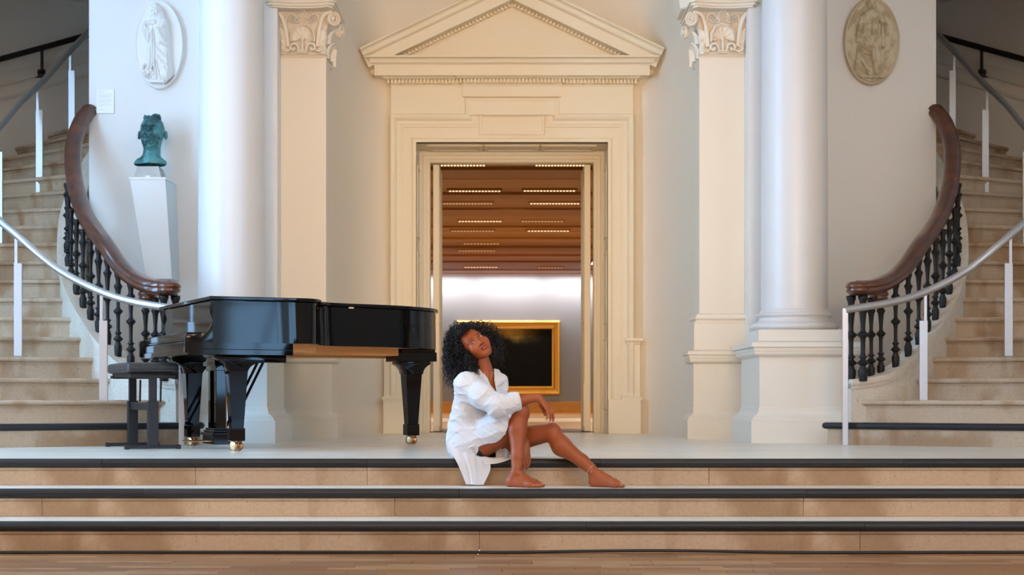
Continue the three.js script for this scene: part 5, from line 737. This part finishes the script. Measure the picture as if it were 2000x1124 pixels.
  for (let i = 0; i < 1050; i++) {
    let th = r() * 2 * Math.PI, cy = Rr(-.55, 1), s = Math.sqrt(1 - cy * cy), n = V(Math.cos(th) * s, cy, Math.sin(th) * s); const side = i >= 880 && i < 980, bang = i >= 980; if (bang) n = V(Rr(-.5, .6), .75, .5).normalize(); if (side) n = V(Rr(-.95, -.7), Rr(-.5, .1), Rr(-.3, .25)).normalize();
    if (!side && !bang && n.z > .50 && n.y < .60) { i--; continue; } if (!side && !bang && n.z > .22 && n.y < -.15) { i--; continue; }
    const root = V(n.x * .072, .030 + n.y * .080, -.015 + n.z * .090), fringe = n.z > .25;
    if (side) root.set(Rr(-.080, -.058), Rr(-.075, -.005), Rr(-.01, .03)); let p = toWorld(root.x, root.y, root.z), dir = n.clone().transformDirection(R4); dir.add(V(Rr(-.35, .35), Rr(-.2, .35), Rr(-.35, .35))).normalize();
    if (bang) dir = V(Rr(-.6, .6), .2, 1).transformDirection(R4); if (side) dir = V(Rr(-.35, .35), -.6, Rr(.5, .9)).normalize(); const len = side ? Rr(.09, .15) : fringe ? Rr(.06, .095) : Rr(.17, .29), ds = .009, pts = [], stiff = (n.y > .3 ? Rr(.018, .036) : Rr(.04, .065)) * (n.x < -.2 ? .72 : 1); let grown = 0;
    while (grown < len) {
      pts.push(p.clone()); p = p.clone().addScaledVector(dir, ds); grown += ds;
      if (grown > stiff * (fringe ? .6 : 1)) dir.add(V(Rr(-.16, .16), -.26, Rr(-.16, .16))).normalize();
      const q = toHead(p); // keep out of the head and off the face
      const e = ellipsoid(q.x, q.y - .020, q.z + .012, .082, .095, .102); if (e < 0) { const nn = V(q.x / .0067, (q.y - .02) / .009, (q.z + .012) / .0104).normalize(); q.addScaledVector(nn, -e); }
      if (q.z > .045 && q.y < (bang ? .046 : .062) && Math.abs(q.x) < .075) { q.x += Math.sign(q.x || 1) * .010; q.z -= .008; if (q.y > .02) q.y += .006; }
      p = toWorld(q.x, q.y, q.z); shoulderPush(p);
    }
    if (Math.max(...pts.map((q) => q.y)) > .822) continue;
    const R0 = Rr(.006, .0105), ph = r() * 6.28, w = Rr(1.0, 1.45), f = []; const n2 = pts.length;
    const sm = new THREE.CatmullRomCurve3(pts), K = Math.round(n2 * 3.4); let fa = V(Rr(-1, 1), Rr(-1, 1), Rr(-1, 1)); for (let k = 0; k <= K; k++) { const u = k / K, c = sm.getPoint(u), tg = sm.getTangent(u), a = fa.addScaledVector(tg, -fa.dot(tg)).normalize().clone(), b = tg.clone().cross(a), an = ph + u * n2 * w, RR = R0 * Math.min(1, u * 4 + .1); f.push(c.addScaledVector(a, Math.cos(an) * RR).addScaledVector(b, Math.sin(an) * RR)); }
    const rad = Rr(.0015, .0026); curls.push(sweep(f, circle(rad, 4), V(.1, .2, 1), false, (u) => 1 - .6 * u, 3));
  }
  for (let i = 0; i < 70; i++) { // single flyaway hairs
    const th = r() * 2 * Math.PI, cy = Rr(0, 1), s = Math.sqrt(1 - cy * cy), n = V(Math.cos(th) * s, cy, -Math.abs(Math.sin(th)) * s * .6 + .2), a = toWorld(n.x * .09, .03 + n.y * .10, -.015 + n.z * .10), o = n.clone().transformDirection(R4), b = a.clone().addScaledVector(o, Rr(.015, .035)).add(V(Rr(-.02, .02), Rr(-.01, .02), 0)), c = b.clone().add(V(Rr(-.03, .03), Rr(-.03, .0), Rr(-.02, .02))); curls.push(sweep(curvePts([a, b, c], 10), circle(.0009, 4), V(.1, .2, 1), false, null, 3));
  }
  part(t, 'hair_mass', massG, S({ color: rgb(.004, .004, .005), roughness: 1 }));
  part(t, 'hair', curls.map((g) => { const q = plain(g); q.deleteAttribute('uv'); return q; }), hairM);
  // ---- shirt: loose cloth over torso, right sleeve and thigh, open at the neck
  const shirtM = PH({ color: rgb(.66, .67, .69), roughness: .82, sheen: .25, sheenRoughness: .6, sheenColor: rgb(.9, .9, 1) });
  const poly = (pts) => (x, y) => { let d = 1e9, s = 1; for (let i = 0, j = pts.length - 1; i < pts.length; j = i++) { const a = pts[i], b = pts[j], ex = b[0] - a[0], ey = b[1] - a[1], wx = x - a[0], wy = y - a[1], k = clamp((wx * ex + wy * ey) / (ex * ex + ey * ey), 0, 1), bx = wx - ex * k, by = wy - ey * k; d = Math.min(d, bx * bx + by * by); const c1 = y >= a[1], c2 = y < b[1], c3 = ex * wy > ey * wx; if ((c1 && c2 && c3) || (!c1 && !c2 && !c3)) s = -s; } return s * Math.sqrt(d); };
  const hem = poly([[-.6, .62], [-.045, .62], [-.046, .300], [-.040, .25], [-.042, .205], [-.058, .155], [-.085, .118], [-.12, .098], [-.17, .090], [-.215, .072], [-.232, .03], [-.24, -.2], [-.6, -.2]]);
  const vneck = poly([[-.215, .60], [-.198, .525], [-.166, .488], [-.152, .445], [-.112, .396], [-.122, .445], [-.134, .50], [-.128, .60]]);
  const cuffN = J.wrR.clone().sub(J.elR).normalize(), cuffP = V(.014, .343, .118);
  function folds(x, y, z) {
    const w = noise3(x * 9, y * 9, z * 9) * 3.2, a = Math.sin((x * 46 + y * 58 + w * 1.6)), b = Math.sin((x * -38 + y * 74 + z * 30 + w * 2.2)), c = noise3(x * 26 + 3, y * 17, z * 22);
    const e = noise3(x * 60 + y * 25, y * 30 - x * 50, z * 40); const g2 = Math.sin(x * 62 + y * 92 + z * 14 + w * 3); return (Math.pow(.5 + .5 * a, 4) * .0028 + Math.pow(.5 + .5 * b, 5) * .0034 + Math.pow(.5 + .5 * g2, 6) * .0028 + (c - .5) * .002 + (e - .5) * .0026);
  }
  function shirt(x, y, z) {
    let d = C(x, y, z, V(-.205, .375, -.125), V(-.275, .115, -.17), .118, .132); d = smin(d, C(x, y, z, V(-.290, .446, 0), V(-.108, .434, -.228), .067, .066), .05);
    d = smin(d, C(x, y, z, V(-.195, .40, -.07), V(-.15, .385, -.12), .072, .068), .05);
    d = smin(d, C(x, y, z, J.shL, J.elL, .068, .062), .04); d = smin(d, C(x, y, z, V(-.280, .40, -.03), V(-.296, .20, -.10), .072, .100), .05);
    d = smin(d, C(x, y, z, V(-.275, .08, -.10), V(-.255, .10, -.25), .125, .12), .06);
    const sl = smin(smin(C(x, y, z, V(-.280, .440, .004), V(-.190, .374, .082), .056, .064), C(x, y, z, V(-.190, .368, .085), V(-.100, .312, .132), .070, .058), .04), C(x, y, z, V(-.10, .310, .135), V(.05, .350, .115), .058, .047), .04);
    const cuff = Math.max(sl, (x - cuffP.x) * cuffN.x + (y - cuffP.y) * cuffN.y + (z - cuffP.z) * cuffN.z);
    let lap = C(x, y, z, V(-.262, .10, -.12), V(-.085, .192, .005), .122, .098); lap = smin(lap, C(x, y, z, V(-.085, .192, .005), J.kneeR, .096, .072), .04);
    lap = smin(lap, C(x, y, z, V(-.16, .20, -.10), V(-.07, .235, -.04), .06, .05), .06);
    d = smin(d, lap, .035); d = smax(d, hem(x, y), .008);
    const fo = folds(x, y, z); d -= fo; d = smin(d, cuff - fo * .8, .05);
    d = smax(d, z > -.30 ? -vneck(x, y) : -1, .006);
    const nk = Math.hypot(x + .178, (z + .115)); if (y > .47) d = smax(d, .055 - nk, .01);
    return smax(d, -y + .002, .006);
  }
  const shirtG = surfaceNets(shirt, [-.47, -.01, -.42], [.08, .56, .27], .0048);
  const sm = part(t, 'shirt', shirtG, shirtM);
  const sheet = (fn, nu, nv, th = .0022) => { const A = grid(nu, nv, fn), n = A.attributes.normal, p = A.attributes.position, B = A.clone(); for (let i = 0; i < p.count; i++) { B.attributes.position.setXYZ(i, p.getX(i) - n.getX(i) * th, p.getY(i) - n.getY(i) * th, p.getZ(i) - n.getZ(i) * th); } const side = (line) => grid(line.length - 1, 1, (u, v) => { const i = line[Math.round(u * (line.length - 1))], q = v < .5 ? A : B; return V(q.attributes.position.getX(i), q.attributes.position.getY(i), q.attributes.position.getZ(i)); }); const W = nu + 1, rg = (k, f) => Array.from({ length: k }, (_, i) => f(i)); return [A, flipWinding(B), side(rg(W, (i) => i)), side(rg(W, (i) => nv * W + i)), side(rg(nv + 1, (i) => i * W)), side(rg(nv + 1, (i) => i * W + nu))].map((g, i) => { const q = plain(g); if (i === 1) q.computeVertexNormals(); return q; }); };
  const c3 = (pts) => new THREE.CatmullRomCurve3(pts.map((p) => V(...p)), false, 'centripetal');
  const ruled = (L, Rt, wave) => { const a = c3(L), b = c3(Rt); return (u, v) => { const p = a.getPoint(v).lerp(b.getPoint(v), u); const w = wave(u, v); p.x += w[0]; p.y += w[1]; p.z += w[2]; return p; }; };
  // tail of the shirt hanging over the edge of the landing
  part(sm, 'shirt_tail', sheet(ruled([[-.392, .13, -.10], [-.398, .085, -.03], [-.380, .035, .005], [-.350, -.01, .030], [-.322, -.07, .036], [-.290, -.148, .055]], [[-.235, .085, -.015], [-.236, .055, .000], [-.238, .02, .012], [-.232, -.02, .026], [-.222, -.08, .035], [-.225, -.150, .060]], (u, v) => [0, 0, Math.sin(u * 9 + v * 2) * .008 * v + Math.sin(u * 19 + 1 + v * 3) * .003 + .020 * Math.sin(u * Math.PI) * (1 - v)]), 40, 50), shirtM);
  part(sm, 'shirt_tail', sheet(ruled([[-.246, .03, -.02], [-.244, .008, .012], [-.244, -.02, .016], [-.240, -.08, .018], [-.246, -.152, .040]], [[-.192, .008, -.03], [-.190, .004, .006], [-.150, -.030, .010], [-.148, -.062, .012], [-.188, -.152, .045]], (u, v) => [0, 0, Math.sin(u * 6 + 1) * .006 * v]), 24, 36), shirtM);
  part(sm, 'shirt_flap', sheet(ruled([[-.22, .006, -.06], [-.205, .006, .002], [-.185, -.012, .010]], [[-.01, .004, -.08], [-.015, .004, -.02], [-.02, .002, .000]], (u, v) => [0, .004 * Math.sin(u * 12) * (v < .6 ? 1 : 0) - (v > .7 ? .022 * Math.sin(Math.min(1, (1 - u) * 1.5) * Math.PI / 2) * (v - .7) / .3 : 0), v > .7 ? .006 : 0]), 30, 16), shirtM);
  part(sm, 'shirt_front', sheet(ruled([[-.125, .12, -.085], [-.118, .06, -.075], [-.115, .006, -.07]], [[-.030, .14, -.10], [-.030, .06, -.085], [-.035, .006, -.08]], (u, v) => [0, 0, Math.sin(u * 11) * .010]), 24, 16), S({ color: rgb(.80, .76, .70), roughness: .85 }));
  // hem, collar, cuff, side knot
  const hemPts = [[-.046, .300], [-.040, .25], [-.042, .205], [-.058, .155], [-.085, .118], [-.12, .098], [-.17, .090], [-.215, .072], [-.232, .03]];
  const surfZ = (x, y) => { for (let z = .26; z > -.3; z -= .003) if (shirt(x, y, z) < 0) return z; return null; };
  const hp = c3(hemPts.map(([a, b]) => [a, b, 0])).getPoints(60).map((p) => { let z = surfZ(p.x - .006, p.y + .004); return z === null ? null : V(p.x - .003, p.y + .003, z); }).filter(Boolean);
  if (hp.length > 5) part(sm, 'hem', tube(hp, .0032, 90, 6), shirtM);
  const collar = (L, Rt) => part(sm, 'collar', sheet(ruled(L, Rt, (u, v) => [0, 0, Math.sin(u * Math.PI) * .006]), 14, 16, .003), shirtM);
  collar([[-.215, .535, -.085], [-.190, .505, -.045], [-.166, .478, -.028], [-.158, .448, -.020]], [[-.240, .522, -.075], [-.225, .490, -.020], [-.205, .462, .000], [-.178, .446, -.008]]);
  collar([[-.128, .535, -.165], [-.126, .505, -.110], [-.124, .470, -.075], [-.118, .430, -.050]], [[-.100, .530, -.175], [-.078, .500, -.150], [-.058, .482, -.130], [-.090, .440, -.090]]);
  { const a = cuffN, u = V(0, 0, 1).cross(a).normalize(), w = a.clone().cross(u), ring = (k, rr) => Array.from({ length: 33 }, (_, i) => { const an = i / 32 * 2 * Math.PI; return cuffP.clone().addScaledVector(a, k).addScaledVector(u, Math.cos(an) * rr * 1.05).addScaledVector(w, Math.sin(an) * rr * .95); }); const rows = [[.010, .044], [.012, .050], [-.002, .054], [-.03, .057], [-.048, .056], [-.054, .050]].map(([k, rr]) => ring(k, rr)); part(sm, 'cuff', grid(32, 5, (q, v) => rows[Math.round(v * 5)][Math.round(q * 32)], true), shirtM); }
  part(sm, 'side_knot', [tube([V(-.262, .078, .028), V(-.245, .075, .036), V(-.228, .066, .034), V(-.222, .048, .030), V(-.230, .045, .034), V(-.236, .062, .038), V(-.252, .074, .038)], .0042, 40, 6), tube([V(-.275, .066, .02), V(-.262, .072, .03), V(-.25, .078, .036), V(-.24, .086, .034)], .006, 16, 6)], shirtM);
  for (const [x, y] of [[-.098, .372], [-.083, .335]]) { const z = surfZ(x, y); if (z !== null) { const g = new THREE.CylinderGeometry(.0048, .0048, .0025, 14); g.rotateX(Math.PI / 2); g.translate(x, y, z + .002); part(sm, 'button', g, shirtM); } }
  // ---- black shorts
  const shorts = (x, y, z) => { let d = Math.min(C(x, y, z, V(-.262, .09, -.125), V(-.225, .105, -.10), .108, .104), legR(x, y, z) - .008); d = smin(d, C(x, y, z, V(-.21, .085, -.22), V(-.06, .10, -.20), .096, .088), .03); const ax = (x + .262) * .80 + (y - .092) * .49 + (z + .125) * .34; const side = z > -.13 ? ax - .062 : -1; return smax(smax(d, side, .006), -y + .003, .004); };
  part(t, 'shorts', surfaceNets(shorts, [-.39, -.006, -.34], [.05, .22, .12], .0055), S({ color: rgb(.008, .008, .010), roughness: .8 }));
  // ---- necklace, anklet
  const gold = S({ color: rgb(.85, .72, .5), roughness: .3, metalness: 1 });
  const bz = (x, y) => { for (let z = .1; z > -.3; z -= .002) if (body(x, y, z) < 0) return z; return -.1; }, ns = [[-.188, .515], [-.176, .49], [-.164, .468], [-.155, .452], [-.148, .470], [-.142, .492], [-.138, .515]].map(([x, y]) => V(x, y, bz(x, y) + .003));
  const nk = part(t, 'necklace', tube(ns, .0016, 60, 6), gold); part(nk, 'pendant', (() => { const z = bz(-.153, .436) + .004; return [rbox(-.157, -.150, .418, .450, z - .002, z + .002, .001)]; })(), gold);
  part(t, 'anklet', (() => { const a = mid(J.ankL, J.kneeL, .08), ax = J.kneeL.clone().sub(J.ankL).normalize(), u = V(0, 0, 1).cross(ax).normalize(), w = ax.clone().cross(u); return tube(Array.from({ length: 25 }, (_, i) => a.clone().addScaledVector(u, Math.cos(i / 24 * 6.2832) * .0335).addScaledVector(w, Math.sin(i / 24 * 6.2832) * .0335)), .0013, 60, 5); })(), gold);
}

renderer.render(scene, camera);
